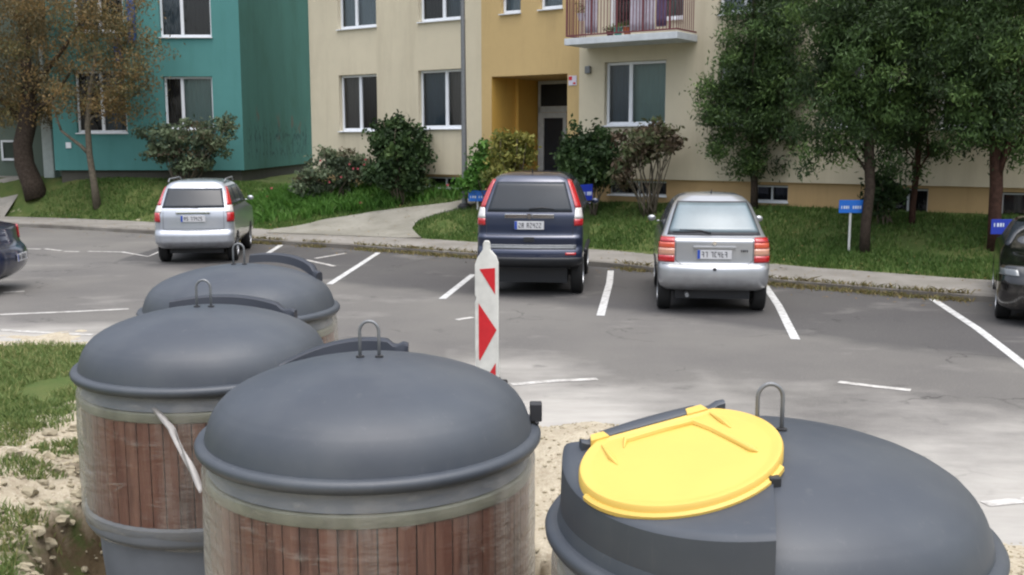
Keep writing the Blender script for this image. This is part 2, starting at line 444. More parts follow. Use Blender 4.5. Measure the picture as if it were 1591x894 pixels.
# road: one sheet from the near edge to the kerb
xs = np.concatenate([np.arange(-50,-12,1.0), np.arange(-12,12,.2), np.arange(12,46,1.0)])
G = []; dust = []; bay = []
T = np.linspace(0, 1, 90)
for t in T:
    row = []
    for x in xs:
        a = float(nearY(x)) - .9; b = float(kerbY(x)); y = a + (b-a)*t
        row.append((x, y, 0)); 
        nd = y - float(nearY(x))
        reach = 3.6 if x > -1 else 2.0
        if x > 2: reach = 4.2
        dust.append(max(0, 1.05 - nd/reach*.9) if x > -4.5 else max(0, .6-nd*.5))
        bay.append(1 - min(1, max(0, (b-y)*.83 - 3.9)/1.6) if x > -9 else .0)
    G.append(row)
mb = MB(); mb.grid(G); ro = mb.build('road', M['asphalt'], fix=False); tag(ro, kind='structure')
setattr_pt(ro, 'dust', dust); setattr_pt(ro, 'bay', bay)

# kerb and pavement as one swept step each
kxs = np.concatenate([np.arange(-50,-16,2), np.arange(-16,12,.5), np.arange(12,45,2)])
def offs(x, s):
    d = .01; ty = (float(kerbY(x+.3))-float(kerbY(x-.3)))/.6; L = math.hypot(1, ty)
    return (x - ty/L*s, float(kerbY(x)) + s/L)
mb = MB(); mb.grid([[(*offs(x,s), z) for x in kxs] for s, z in ((-.005,-.02),(-.005,.1),(.015,.115),(.14,.115),(.14,-.02))])
tag(mb.build('kerb', M['kerb'], smooth=30), kind='structure')
mb = MB(); mb.grid([[(*offs(x,s), z+.006*noise.noise(Vector((x*.7,s*.7,0)))) for x in kxs] for s, z in ((.145,.07),(.145,.118),(.5,.122),(1.0,.124),(1.5,.126),(PW+.08,.13),(PW+.09,.05))])
tag(mb.build('pavement', M['pave'], smooth=30), kind='structure')
# path to the entrance, draped on the lawn
lo = [(655,373),(640,357),(650,344),(680,334),(715,325),(745,316),(790,309),(850,303)]
hi = [(415,368),(425,358),(505,343),(575,332),(640,324),(700,317),(760,306),(815,298)]
def resample(P, n):
    P = [Vector(p) for p in P]; L = [0]
    for a, b in zip(P, P[1:]): L.append(L[-1] + (b-a).length)
    out = []
    for i in range(n):
        d = L[-1]*i/(n-1); out.append((np.interp(d, L, [p[0] for p in P]), np.interp(d, L, [p[1] for p in P])))
    return out
A = [unT(*q) for q in lo]; B = [unT(*q) for q in hi]
A = resample([p.xy for p in A], 30); B = resample([p.xy for p in B], 30)
G = []
for k in range(9):
    t = k/8; row = []
    for a, b in zip(A, B):
        x = a[0]*(1-t)+b[0]*t; y = a[1]*(1-t)+b[1]*t
        row.append((x, y, max(gz(x, y) + .045, .138)))
    G.append(row)
G.insert(0, [(x,y,z-.08) for x,y,z in G[0]]); G.append([(x,y,z-.08) for x,y,z in G[-1]])
PATHPOLY = [(p[0],p[1]) for p in A] + [(p[0],p[1]) for p in B[::-1]]
mb = MB(); mb.grid(G); tag(mb.build('path', M['path'], smooth=40), kind='structure')
def inpoly(x, y, P):
    c = False; j = len(P)-1
    for i in range(len(P)):
        if (P[i][1] > y) != (P[j][1] > y) and x < (P[j][0]-P[i][0])*(y-P[i][1])/(P[j][1]-P[i][1])+P[i][0]: c = not c
        j = i
    return c

# painted markings (sheets 4 mm above the asphalt)
def mark(mb, pts, w=.11, ground=True, z=.005):
    P = [un(*q) for q in pts]; Lr = []; 
    for i, p in enumerate(P):
        t = (P[min(i+1,len(P)-1)] - P[max(i-1,0)]); n = Vector((-t.y, t.x, 0)).normalized()*w/2
        Lr.append(((p.x-n.x, p.y-n.y, z), (p.x+n.x, p.y+n.y, z)))
    mb.grid([[a for a, b in Lr], [b for a, b in Lr]])
mb = MB()
for pts in ([(949,421),(947,440),(933,491)], [(1188,443),(1210,476),(1236,528)], [(1449,465),(1520,512),(1591,567),(1660,622)],
            [(512,442),(588,393)], [(687,465),(735,427)], [(400,404),(437,381)]):
    mark(mb, pts, .125)
tag(mb.build('bay_markings', M['mark'], fix=False), kind='structure')
mb = MB()
for pts in ([(40,387),(63,387.5)], [(70,387),(95,390)], [(100,391),(123,391.5)], [(137,391),(190,392),(230,399),(252,390)],
            [(0,489.5),(120,484.5),(200,480.5)], [(-80,493),(0,489.5)], [(0,513),(60,517),(143,521)], [(455,400),(520,414)], [(490,402),(537,394)],
            [(795,598),(860,592.5),(928,589.5)], [(1303,594),(1350,600),(1415,607)], [(710,497.5),(735,493.5)], [(1530,784),(1600,777)], [(5,455),(38,453)]):
    mark(mb, pts, .11)
tag(mb.build('worn_markings', M['mark_worn'], fix=False), kind='structure')

# ------------------------------------------------------------ buildings
class Plane:
    """vertical wall plane: origin, direction u to the right, n outwards"""
    def __init__(s, o, ang):
        s.o = Vector(o); s.u = Vector((math.cos(ang), math.sin(ang), 0)); s.n = Vector((s.u.y, -s.u.x, 0))
    def px(s, x, y):
        d = ray(x, y); c = Vector((0,0,CH)); t = (s.o - c).dot(s.n) / d.dot(s.n); p = c + d*t
        return (p - s.o).dot(s.u), p.z
    def P(s, a, z, out=0): 
        p = s.o + s.u*a + s.n*out; return (p.x, p.y, z)
def wall(mb, pl, s0, s1, z0, z1, ops, rev=.16, m=0, out=0):
    cs = sorted({s0, s1} | {min(max(v,s0),s1) for o in ops for v in o[:2]}); cz = sorted({z0, z1} | {min(max(v,z0),z1) for o in ops for v in o[2:4]})
    for a, b in zip(cs, cs[1:]):
        for c, d in zip(cz, cz[1:]):
            ma, mc = (a+b)/2, (c+d)/2
            if any(o[0] < ma < o[1] and o[2] < mc < o[3] for o in ops): continue
            mb.add([pl.P(a,c,out), pl.P(b,c,out), pl.P(b,d,out), pl.P(a,d,out)], [(0,1,2,3)], m)
    for o in ops:
        a, b, c, d = max(o[0],s0), min(o[1],s1), max(o[2],z0), min(o[3],z1)
        if a >= b or c >= d: continue
        r = o[4] if len(o) > 4 else rev
        for p, q in (((a,c),(a,d)), ((b,c),(b,d)), ((a,c),(b,c)), ((a,d),(b,d))):
            if (c == z0 and p[1] == q[1] == c) or (d == z1 and p[1] == q[1] == d): continue
            mb.add([pl.P(p[0],p[1],out), pl.P(q[0],q[1],out), pl.P(q[0],q[1],out-r), pl.P(p[0],p[1],out-r)], [(0,1,2,3)], m)
def window(pl, parent, a, b, c, d, cur=('c_grey','c_dark'), split=.5, sill=True, inset=.14, fmat='white_pvc', stack=None, fw=.07):
    """frame with one mullion, a glass pane, curtains behind and a sill"""
    g = .004; a += g; b -= g; c += g; d -= g
    fm = MB(); B = lambda s0,s1,z0,z1,o0,o1: fm.add([pl.P(x,z,o) for o in (o0,o1) for x,z in ((s0,z0),(s1,z0),(s1,z1),(s0,z1))], [(0,1,2,3),(4,5,6,7),(0,1,5,4),(1,2,6,5),(2,3,7,6),(3,0,4,7)])
    i0, i1 = -inset-.06, -inset
    B(a,b,c,c+fw*1.3,i0,i1); B(a,b,d-fw,d,i0,i1); B(a,a+fw,c+fw*1.3,d-fw,i0,i1); B(b-fw,b,c+fw*1.3,d-fw,i0,i1)
    m = a + (b-a)*split
    if split: B(m-fw*.75,m+fw*.75,c+fw*1.3,d-fw,i0,i1+.006)
    f = fm.build('window', M[fmat], parent)
    pm = MB(); pm.add([pl.P(a+fw,c+fw,-inset-.03), pl.P(b-fw,c+fw,-inset-.03), pl.P(b-fw,d-fw,-inset-.03), pl.P(a+fw,d-fw,-inset-.03)], [(0,1,2,3)])
    pm.build('pane', M['glass'], f, fix=False)
    halves = [(a,m,cur[0]),(m,b,cur[1])] if split else [(a,b,cur[0])]
    for x0, x1, cm in halves:
        q = MB(); N = 14
        q.grid([[pl.P(x0+(x1-x0)*k/N, z, -inset-.16-.02*(k%2)) for k in range(N+1)] for z in (c,d)])
        q.build('curtain', M[cm], f, fix=False)
    if sill:
        q = MB(); vs = [pl.P(x,z,o) for o in (-inset-.0,.07) for x,z in ((a-.04 if o>0 else a,c-.035),(b+.04 if o>0 else b,c-.035),(b+.04 if o>0 else b,c+.012 - (.02 if o>0 else 0)),(a-.04 if o>0 else a,c+.012 - (.02 if o>0 else 0)))]
        q.add(vs, [(0,1,2,3),(4,5,6,7),(0,1,5,4),(1,2,6,5),(2,3,7,6),(3,0,4,7)]); q.build('sill', M['white_pvc'], f)
    return f

# cream building ----
TH = math.atan(.44e-3*F)
CP = Plane((0, 29.85, 0), -TH)
def cbox(x0, x1, y0, y1):
    xm = (x0+x1)/2
    return [CP.px(x0, (y0+y1)/2)[0], CP.px(x1, (y0+y1)/2)[0], CP.px(xm, y1)[1], CP.px(xm, y0)[1]]
cream = empty('apartment_building', CP.P(0, 0))
CPL = Plane((0, 0, 0), -TH)   # local plane for children of the empty (empty is not rotated)
tag(cream, 'cream apartment block with yellow entrance bay, white windows and one balcony', 'building')
sL = CP.px(484, 200)[0]; sR = CP.px(1591, 200)[0] + 14
zb = 1.66; zt = 13.5
W_ = {
 'w1': (cbox(527,586,116,204), ('c_grey','c_dark'), .5), 'w2': (cbox(650,724,108,200), ('c_blue','c_grey'), .55),
 'u1': (cbox(524,584,-48,44), ('c_pale','c_pale'), .42), 'u2': (cbox(650,722,-60,32), ('c_dark','c_blue'), .5),
 'p1': (cbox(778,809,-45,21), ('c_pale','c_pale'), 0), 'p2': (cbox(838,874,-50,14), ('c_pale','c_pale'), 0),
 'w3': (cbox(939,1034,95,195), ('c_blue','c_green'), .4),
 'w4': (cbox(1118,1198,88,196), ('c_pale','c_blue'), .5), 'w5': (cbox(1290,1385,78,198), ('c_grey','c_pale'), .5), 'w6': (cbox(1460,1560,68,200), ('c_grey','c_blue'), .5),
 'u4': (cbox(1118,1198,-90,20), ('c_pale','c_pale'), .5), 'u5': (cbox(1290,1385,-110,12), ('c_grey','c_pale'), .5), 'u6': (cbox(1460,1560,-130,4), ('c_grey','c_blue'), .5),
 'bw': (cbox(1028,1062,-70,30), ('c_green','c_pale'), 0)}
bdoor = cbox(945,984,-80,50)
ent = cbox(764,881,117,300); ent[2] = .5
sy0 = CP.px(748,100)[0]; sy1 = CP.px(900,100)[0]
shapes = [(v[0][0],v[0][1],v[0][2],v[0][3]) for v in W_.values()] + [tuple(bdoor)]
entop = (ent[0], ent[1], zb, ent[3], 2.45)
for nm, s0, s1, mt in (('wall', sL, sy0, 'w_cream'), ('wall', sy0, sy1, 'w_yellow'), ('wall', sy1, sR, 'w_cream')):
    ops = [o for o in shapes if s0 < (o[0]+o[1])/2 < s1]
    if mt == 'w_yellow': ops = ops + [entop]
    mb = MB(); wall(mb, CPL, s0, s1, zb, zt, ops)
    if mt == 'w_cream' and s0 == sL:
        mb.add([CPL.P(sL,zb,0), CPL.P(sL,zt,0), CPL.P(sL,zt,-11), CPL.P(sL,zb,-11)], [(0,1,2,3)])
        mb.add([CPL.P(sL,zb,0), CPL.P(sy0,zb,0), CPL.P(sy0,zb,-.2), CPL.P(sL,zb,-.2)], [(0,1,2,3)])
    elif mt == 'w_cream':
        mb.add([CPL.P(sR,zb,0), CPL.P(sR,zt,0), CPL.P(sR,zt,-11), CPL.P(sR,zb,-11)], [(0,1,2,3)])
        mb.add([CPL.P(sL,zb,-11), CPL.P(sR,zb,-11), CPL.P(sR,zt,-11), CPL.P(sL,zt,-11)], [(0,1,2,3)])
        mb.add([CPL.P(s0,zb,0), CPL.P(s1,zb,0), CPL.P(s1,zb,-.2), CPL.P(s0,zb,-.2)], [(0,1,2,3)])
    mb.build(nm, M[mt], cream)
mb = MB(); mb.box((sL-.3,-.3,zt),(sR+.3,11.3,zt+.3), fr=lambda x,y,z: CPL.P(x,z,-y)); mb.build('roof', M['concrete'], cream)
for k, v in W_.items():
    window(CPL, cream, *v[0], cur=v[1], split=v[2])
window(CPL, cream, *bdoor, cur=('c_dark','c_dark'), split=0, sill=False, fw=.12)
# plinth with basement windows
bas = [cbox(560,604,276,291), cbox(660,717,275,292), cbox(944,1033,281,304), cbox(1170,1222,288,314), cbox(1376,1440,293,336), cbox(1553,1640,300,345)]
mb = MB(); wall(mb, CPL, sL+.08, sR-.08, .2, zb-.003, [(b[0],b[1],max(b[2],1.0),b[3]-.0) for b in bas] + [(ent[0],ent[1],.1,zb,2.3)], rev=.14, out=-.09)
mb.add([CPL.P(sL+.08,.2,-.09), CPL.P(sL+.08,zb,-.09), CPL.P(sL+.08,zb,-10.9), CPL.P(sL+.08,.2,-10.9)], [(0,1,2,3)])
mb.build('plinth', M['w_plinth'], cream)
for b in bas:
    z0 = max(b[2],1.0)
    pl2 = Plane((0,0,0), -TH); pl2.o = CPL.n*(-.09)
    window(pl2, cream, b[0], b[1], z0, b[3]-.02, cur=('c_dark','c_dark'), split=.5, sill=True, inset=.08, fw=.03, fmat='door_grey')
# entrance recess: walls, ceiling, door unit at its back
a, b, d = ent[0], ent[1], ent[3]; D = 2.45
mb = MB()
mb.add([CPL.P(a+.003,.9,-.005), CPL.P(a+.003,d-.003,-.005), CPL.P(a+.003,d-.003,-D), CPL.P(a+.003,.9,-D)], [(0,1,2,3)])
mb.add([CPL.P(b-.003,.9,-.005), CPL.P(b-.003,d-.003,-.005), CPL.P(b-.003,d-.003,-D), CPL.P(b-.003,.9,-D)], [(0,1,2,3)])
mb.add([CPL.P(a,.9,-D), CPL.P(b,.9,-D), CPL.P(b,d,-D), CPL.P(a,d,-D)], [(0,1,2,3)])
mb.box((a+.004,D-1.15,.9),(a+.10,D-1.25,d-.006), fr=lambda x,y,z: CPL.P(x,z,-y))
mb.build('recess_wall', M['w_orange'], cream)
mb = MB(); mb.box((a+.01,-.25,.4),(b-.01,D,1.12), fr=lambda x,y,z: CPL.P(x,z,-y)); mb.box((a-.1,-.6,.4),(b+.1,-.25,1.0), fr=lambda x,y,z: CPL.P(x,z,-y)); mb.build('entrance_step', M['path'], cream)
mb = MB(); fr = lambda x,y,z: CPL.P(x,z,-y)
DL, DR = a+.06, b-.02; y0, y1 = D-.12, D-.05
zt1 = CP.px(850,158)[1]; 
ztr = 3.62
for (s0,s1,z0,z1) in ((DL,DR,ztr-.09,ztr+.09),(DL,DL+.09,1.12,d-.02),(DR-.09,DR,1.12,d-.02),(DL+.09,DR-.09,d-.12,d-.02)):
    mb.box((s0,y0,z0),(s1,y1,z1), fr=fr)
mb.build('door_frame', M['door_grey'], cream)
mid = DL + (DR-DL)*.42
for (s0, s1) in ((DL+.09, mid), (mid, DR-.09)):
    q = MB()
    q.box((s0+.01,y0-.02,1.13),(s0+.13,y1-.005,ztr-.1),fr=fr); q.box((s1-.13,y0-.02,1.13),(s1-.01,y1-.005,ztr-.1),fr=fr)
    q.box((s0+.13,y0-.02,1.13),(s1-.13,y1-.005,1.72),fr=fr); q.box((s0+.13,y0-.02,ztr-.26),(s1-.13,y1-.005,ztr-.1),fr=fr)
    dr = q.build('door', M['door_grey'], cream)
    q = MB(); q.box((s0+.13,y0+.02,1.72),(s1-.13,y0+.03,ztr-.26),fr=fr); q.build('pane', M['car_glass'], dr)
    q = MB(); q.box((s1-.11,y0-.07,2.2),(s1-.07,y0-.02,2.5),fr=fr); q.build('handle', M['dark_metal'], dr)
q = MB(); q.box((DL+.09,y0+.02,ztr+.09),(DR-.09,y0+.03,d-.12),fr=fr); q.build('transom_pane', M['car_glass'], cream)
# house number plate and little plaque by the entrance
s_, z_ = CP.px(890,126); q = MB(); q.box((s_-.13,-.02,z_-.12),(s_+.13,-.004,z_+.14),fr=fr); pq = q.build('house_number_plate', M['cloth_white'], cream)
q = MB(); q.box((s_-.12,-.024,z_+.02),(s_-.01,-.021,z_+.12),fr=fr); q.box((s_+.02,-.024,z_-.09),(s_+.1,-.021,z_-.04),fr=fr); q.build('digits', M['board_red'], pq)
s_, z_ = CP.px(915,109); q = MB(); q.box((s_-.08,-.1,z_-.1),(s_+.08,-.004,z_+.1),fr=fr); q.build('wall_plaque', M['steel'], cream, bevel=.02)
# balcony
b0 = CP.px(912,66)[0]; b1 = CP.px(1084,62)[0]; zs = CP.px(975,72)[1]
BD = 1.15
mb = MB(); mb.box((b0,-BD,zs),(b1,-.004,zs+.17),fr=fr); bal = mb.build('balcony_slab', M['concrete'], cream, bevel=.01)
mb = MB(); zr = zs+.17
def bar(x,y,z0,z1,w=.009): mb.box((x-w,y-w,z0),(x+w,y+w,z1),fr=fr)
n = 34
for k in range(n+1):
    x = b0+.05+(b1-b0-.1)*k/n; bar(x,-BD+.05,zr+.05,zr+1.2,.022 if k%8==0 else .008)
for k in range(1,9):
    for x in (b0+.05,b1-.05): bar(x,-BD+.05+(BD-.1)*k/9,zr+.05,zr+1.2,.008)
for z in (zr+.05, zr+1.2):
    mb.box((b0+.03,-BD+.03,z),(b1-.03,-BD+.07,z+.035),fr=fr); mb.box((b0+.03,-BD+.07,z),(b0+.07,-.01,z+.035),fr=fr); mb.box((b1-.07,-BD+.07,z),(b1-.03,-.01,z+.035),fr=fr)
mb.build('balcony_railing', M['rail_red'], cream)
# things on the balcony
def worldbox(name, x0,x1,y0,y1,z0,z1,mat,label,cat,group=None,bev=.01):
    q = MB(); q.box((x0,y0,z0),(x1,y1,z1),fr=lambda x,y,z: CP.P(x,z,-y)); o = q.build(name, mat, bevel=bev); return tag(o,label,cat,group)
L = b1-b0
def sheet(x0, x1, z0, z1, mat, label):
    q = MB(); N = 24
    q.grid([[CP.P(x0+(x1-x0)*k/N, z, BD-.16+.025*math.sin(k*1.3)+.01*math.sin(z*9)) for k in range(N+1)] for z in np.linspace(z0,z1,6)])
    o = q.build('hanging_laundry', mat, smooth=True, fix=False); m_ = o.modifiers.new('solid','SOLIDIFY'); m_.thickness=.01
    tag(o, label, 'laundry', 'laundry hung on the balcony')
sheet(b0+.16*L, b0+.27*L, zr+.12, zr+1.1, M['cloth_white'], 'narrow white cloth hanging at the left end of the balcony')
sheet(b0+.57*L, b0+.78*L, zr+.1, zr+1.1, M['cloth_white'], 'wide white sheet hanging behind the middle of the balcony railing')
sheet(b0+.80*L, b0+.88*L, zr+.16, zr+1.1, M['cloth_purple'], 'purple towel hanging near the right end of the balcony')
def pot(s, y, z, r, h, mat, label, leaf, hgt=.3):
    e = empty('potted_plant', CP.P(s,z,-y)); tag(e, label, 'potted plant', 'potted plants on the balcony')
    q = MB(); q.lathe([(0,0),(r*.7,0),(r,h),(r*1.1,h),(r*1.1,h+.02),(r*.9,h+.02),(0,h-.01)],16); q.build('pot', mat, e, smooth=40)
    P = rng.normal(0,1,(160,3))*np.array([r*.9,r*.9,hgt*.35])+np.array([0,0,h+hgt*.5])
    V = leafquads(P, .05); fast_mesh('foliage', V, len(P), 4, leaf, e, rng.random(len(P)))
def leafquads(P, size, up=.0, asp=.5, jit=.4):
    n = len(P); d = rng.normal(size=(n,3)); d[:,2] += up; d /= np.linalg.norm(d,axis=1)[:,None]
    w = np.cross(d, rng.normal(size=(n,3))); w /= np.linalg.norm(w,axis=1)[:,None]
    L_ = (size*(1+jit*(rng.random(n)*2-1)))[:,None]
    a = P - d*L_*.5; c = P + d*L_*.5; b = P + w*L_*asp*.5; e = P - w*L_*asp*.5
    return np.stack([a,b,c,e],1).reshape(-1,3)
M['leaf_dark'] = leafmat('leaf_dark', ['22301c','2f4426','3f5630','5a7040'])
M['leaf_thuja'] = leafmat('leaf_thuja', ['2a3824','3e5230','526c3a','728a4c'])
M['leaf_brown'] = leafmat('leaf_autumn', ['484630','686044','7c6844','846a42','5c6040','968454'])
M['leaf_grey'] = leafmat('leaf_greygreen', ['3c4a3a','56634c','6c7a5c','5c4a3c'])
M['leaf_bright'] = leafmat('leaf_bright', ['385a24','4c7430','5f8c3c','789c50'])
M['leaf_yellow'] = leafmat('leaf_yellowish', ['4c5a2a','75783a','96904a','6a7038'])
M['leaf_bronze'] = leafmat('leaf_bronze', ['4a3c30','5c5040','50603c','6e6450'])
M['grass'] = leafmat('grass_blades', ['3a5426','4a662e','5e7a3c','7c8a50'])
M['grass_near'] = leafmat('near_grass_blades', ['4a5c30','647a42','7c8850','a8a070'])
M['grass_dry'] = leafmat('dry_weeds', ['6f6544','8f8058','5c6036','a3906a'])
M['flower_red'] = simple('red_petals', 'c03038', .6); M['flower_pink'] = simple('pink_petals', 'a84850', .6)
pot(b0+.44*L, -BD+.3, zr, .12, .2, M['teal_pot'], 'teal pot with small green plant on the balcony floor', M['leaf_bright'], .1)
pot(b0+.52*L, -BD+.32, zr, .11, .2, M['terracotta'], 'ochre pot with dark plant on the balcony floor', M['leaf_dark'], .14)
pot(b0+.12*L, -BD+.2, zr+.45, .1, .16, M['cloth_white'], 'white pot with red flowers high at the left end of the balcony', M['leaf_bronze'], .3)
pot(b0+.37*L, -BD+.3, zr, .1, .12, M['rail_red'], 'low red pot of green leaves by the balcony door', M['leaf_dark'], .12)

# teal building ----
GPL = Plane((-9.3, 36, 0), 0)
def gbox(x0,x1,y0,y1):
    xm=(x0+x1)/2; return [GPL.px(x0,(y0+y1)/2)[0], GPL.px(x1,(y0+y1)/2)[0], GPL.px(xm,y1)[1], GPL.px(xm,y0)[1]]
teal = empty('apartment_building', (-9.3,36,0)); tag(teal, 'teal green apartment block with stained side wall behind the silver estate', 'building')
LP = Plane((0,0,0),0); gL = GPL.px(82,200)[0]; zg = 1.66
gw = [(gbox(246,327,-40,58),('c_blue','c_dark'),.42), (gbox(255,331,119,202),('c_dark','c_green'),.36), (gbox(117,196,110,207),('c_dark','c_blue'),.5), (gbox(112,190,-60,50),('c_blue','c_dark'),.5)]
mb = MB(); wall(mb, LP, gL, 0, zg, zt, [tuple(g[0]) for g in gw])
mb.add([LP.P(gL,zg,0),LP.P(gL,zt,0),LP.P(gL,zt,-13),LP.P(gL,zg,-13)],[(0,1,2,3)]); mb.add([LP.P(gL,zg,0),LP.P(0,zg,0),LP.P(0,zg,-13),LP.P(gL,zg,-13)],[(0,1,2,3)])
mb.build('front_wall', M['w_teal'], teal)
mb = MB(); mb.add([(0,0,zg),(0,13,zg),(0,13,zt),(0,0,zt)],[(0,1,2,3)]); mb.add([(0,13,zg),(gL,13,zg),(gL,13,zt),(0,13,zt)],[(0,1,2,3)])
sw = mb.build('side_wall', M['w_teal_side'], teal, fix=False); sw['label'] = 'stained teal side wall with dark graffiti'
# graffiti coordinates in the material are world-like along y
mb = MB(); mb.box((gL+.15,.15,.2),(-.15,12.8,zg+.005)); mb.build('plinth', M['w_dark'], teal)
mb = MB(); mb.box((gL-.2,-.3,zt),(.3,13.3,zt+.3)); mb.build('roof', M['concrete'], teal)
for g in gw: window(LP, teal, *g[0], cur=g[1], split=g[2])
for (x,y0_,y1_) in ((207,-20,68),(186,60,96)):
    s_, za = GPL.px(x,y1_); _, zb_ = GPL.px(x,y0_); q = MB(); q.box((s_-.13,-.16,za),(s_+.13,-.005,zb_)); q.build('downpipe_cover', M['blue_dark'], teal, bevel=.03)
s_, z_ = GPL.px(107,226); q = MB(); q.box((s_-.09,-.04,z_-.1),(s_+.09,-.003,z_+.1)); q.build('vent_cover', M['white_pvc'], teal)
# grey green wing at far left
wing = empty('side_wing', (-9.3+gL, 38.5, 0)); tag(wing, 'grey green low wing with pale blue window behind the thick trunk', 'building')
mb = MB(); mb.box((-14,0,1.15),(-.05,6,8)); mb.build('wall', M['w_greygreen'], wing)
mb = MB(); mb.box((-14,-.1,.2),(-.05,5.9,1.15)); mb.build('plinth', M['grit'], wing)
s0_, z0_ = at(4,250,38.5).x-(-9.3+gL), at(15,250,38.5).z; s1_ = at(30,250,38.5).x-(-9.3+gL); z1_ = at(15,218,38.5).z
window(Plane((0,0,0),0), wing, s0_, s1_, z0_, z1_, cur=('c_pale','c_pale'), split=0, inset=-.07, sill=False)
mb = MB(); x0_ = at(63,200,37.2).x; x1_ = at(80,200,37.2).x
dl = Vector((x0_,37.2,0)); 
q = MB(); q.box((0,0,1.0),(x1_-x0_,.5,3.6)); q.box((.08,.02,3.6),(x1_-x0_-.15,.45,6.0)); wp = q.build('white_pier', M['white_wall'], bevel=.05); wp.location=(x0_,37.2,0); tag(wp,'white pier beside the left corner of the teal block','pier')
# pale apron in front of the wing
mb = MB(); P0 = [at(-60,292,33).xy, at(38,289,33).xy]; 
G = [[(x,y,gz(x,y)+.05) for x in np.linspace(-26,-17.3,12)] for y in (34.2,35,36,37,38)]
mb.grid(G); tag(mb.build('apron', M['grit'], fix=False), kind='structure')

# ------------------------------------------------------------ lamp post, signs
p = unT(722,323)
e = empty('lamp_post', (p.x,p.y,p.z)); tag(e, 'tall grey steel lamp post at the edge of the footpath', 'lamp post')
q = MB(); q.tube([(0,0,-.2),(0,0,1.2),(-.03,0,8.2)],[.085,.078,.055],16); q.build('pole', M['steel'], e, smooth=40)
q = MB(); q.lathe([(.2,-.05),(.2,.05),(.13,.12),(.08,.13)],20); q.build('foot', M['dark_metal'], e, smooth=30)
q = MB(); q.tube([(-.03,0,8.15),(-.03,-.5,8.45),(-.03,-1.1,8.5)],[.04,.035,.03],10); q.build('arm', M['steel'], e, smooth=40)
q = MB(); q.box((-.16,-1.7,8.44),(.1,-1.05,8.56)); q.build('lamp_head', M['steel'], e, bevel=.03)
def sign(px, pybase, x0, x1, y0, y1, mat, label, rz=0, rows=((.32,.55,9),)):
    p = unT(px, pybase); k = F/p.y
    e = empty('parking_sign', p, rz); tag(e, label, 'sign', 'small blue parking signs on posts')
    w = (x1-x0)/k/max(.3,math.cos(rz)); zt_ = at(px,y0,p.y).z-p.z; zb_ = at(px,y1,p.y).z-p.z
    q = MB(); q.tube([(0,.02,-.1),(0,.02,zt_-.02)],.026,10); q.build('post', M['paint_post'], e, smooth=40)
    q = MB(); q.box((-w/2,-.02,zb_),(w/2,-.005,zt_)); b_ = q.build('plate', mat, e, bevel=.004)
    q = MB(); H = zt_-zb_; random.seed(3)
    for (a0,a1,n) in rows:
        x = -w*.42
        for i in range(n):
            cw = w*.84/n
            if i != n//2: q.box((x+cw*.12,-.026,zb_+H*a0),(x+cw*random.choice((.5,.7,.8)),-.0225,zb_+H*a1))
            x += cw
    q.build('lettering', M['sign_white'], b_)
    return e
sign(1319,392,1300,1338,311,331,M['sign_blue'],'light blue sign on white post in the lawn behind the silver hatchback')
sign(1558,400,1539,1583,341,364,M['sign_navy'],'dark blue sign on white post behind the black car',rows=((.5,.75,8),))
sign(742,327,729,757,296,313,M['sign_blue'],'light blue sign beside the lamp post, left of the dark car',rows=((.3,.5,7),))
sign(909,372,899,921,287,312,M['sign_navy'],'dark blue sign half hidden behind the dark car',.9)

# ------------------------------------------------------------ traffic beacon board
e = empty('beacon_board', (un(757,607).x-.0, un(757,607).y, 0), R(-4)); 
by = un(757,607).y
tag(e, 'white roadworks marker board with red arrows on a rubber foot', 'marker board')
kb = F/by
def bz(py): return at(757,py,by).z
def bx(px): return (px-757)/kb
zt0 = bz(374)
outline = [(-.125,.12),(.125,.12),(.125,bz(408)),(.1,bz(398)),(.04,bz(388)),(.035,bz(377)),(.02,zt0),(-.02,zt0),(-.035,bz(377)),(-.04,bz(388)),(-.1,bz(401)),(-.125,bz(412)),(-.125,bz(458)),(-.108,bz(463)),(-.125,bz(470))]
def extr(mb, P, y0, y1, m=0):
    n=len(P); mb.add([(x,y0,z) for x,z in P]+[(x,y1,z) for x,z in P],[tuple(range(n)),tuple(range(2*n-1,n-1,-1))]+[(i,(i+1)%n,n+(i+1)%n,n+i) for i in range(n)],m)
q = MB(); extr(q, outline, -.03,.03); q.build('board', M['board_white'], e, bevel=.008)
q = MB()
H3 = [( -.055,bz(418)),(.085,bz(418)),(.085,bz(455))]
Y_ = -.0335
for P in ([(-.075,bz(418)),(.09,bz(416)),(.09,bz(457))], [(-.085,bz(471)),(.105,bz(512)),(-.075,bz(560)),(-.085,bz(555))], [(.095,bz(563)),(.095,bz(600)),(-.06,bz(600))], ):
    extr(q, P, Y_-.001, Y_+.002)
q.build('red_arrows', M['board_red'], e)
q = MB(); q.box((-.2,-.3,.0),(.2,.3,.06)); q.box((-.14,-.12,.06),(.14,.12,.13)); q.build('rubber_foot', M['rubber'], e, bevel=.02)

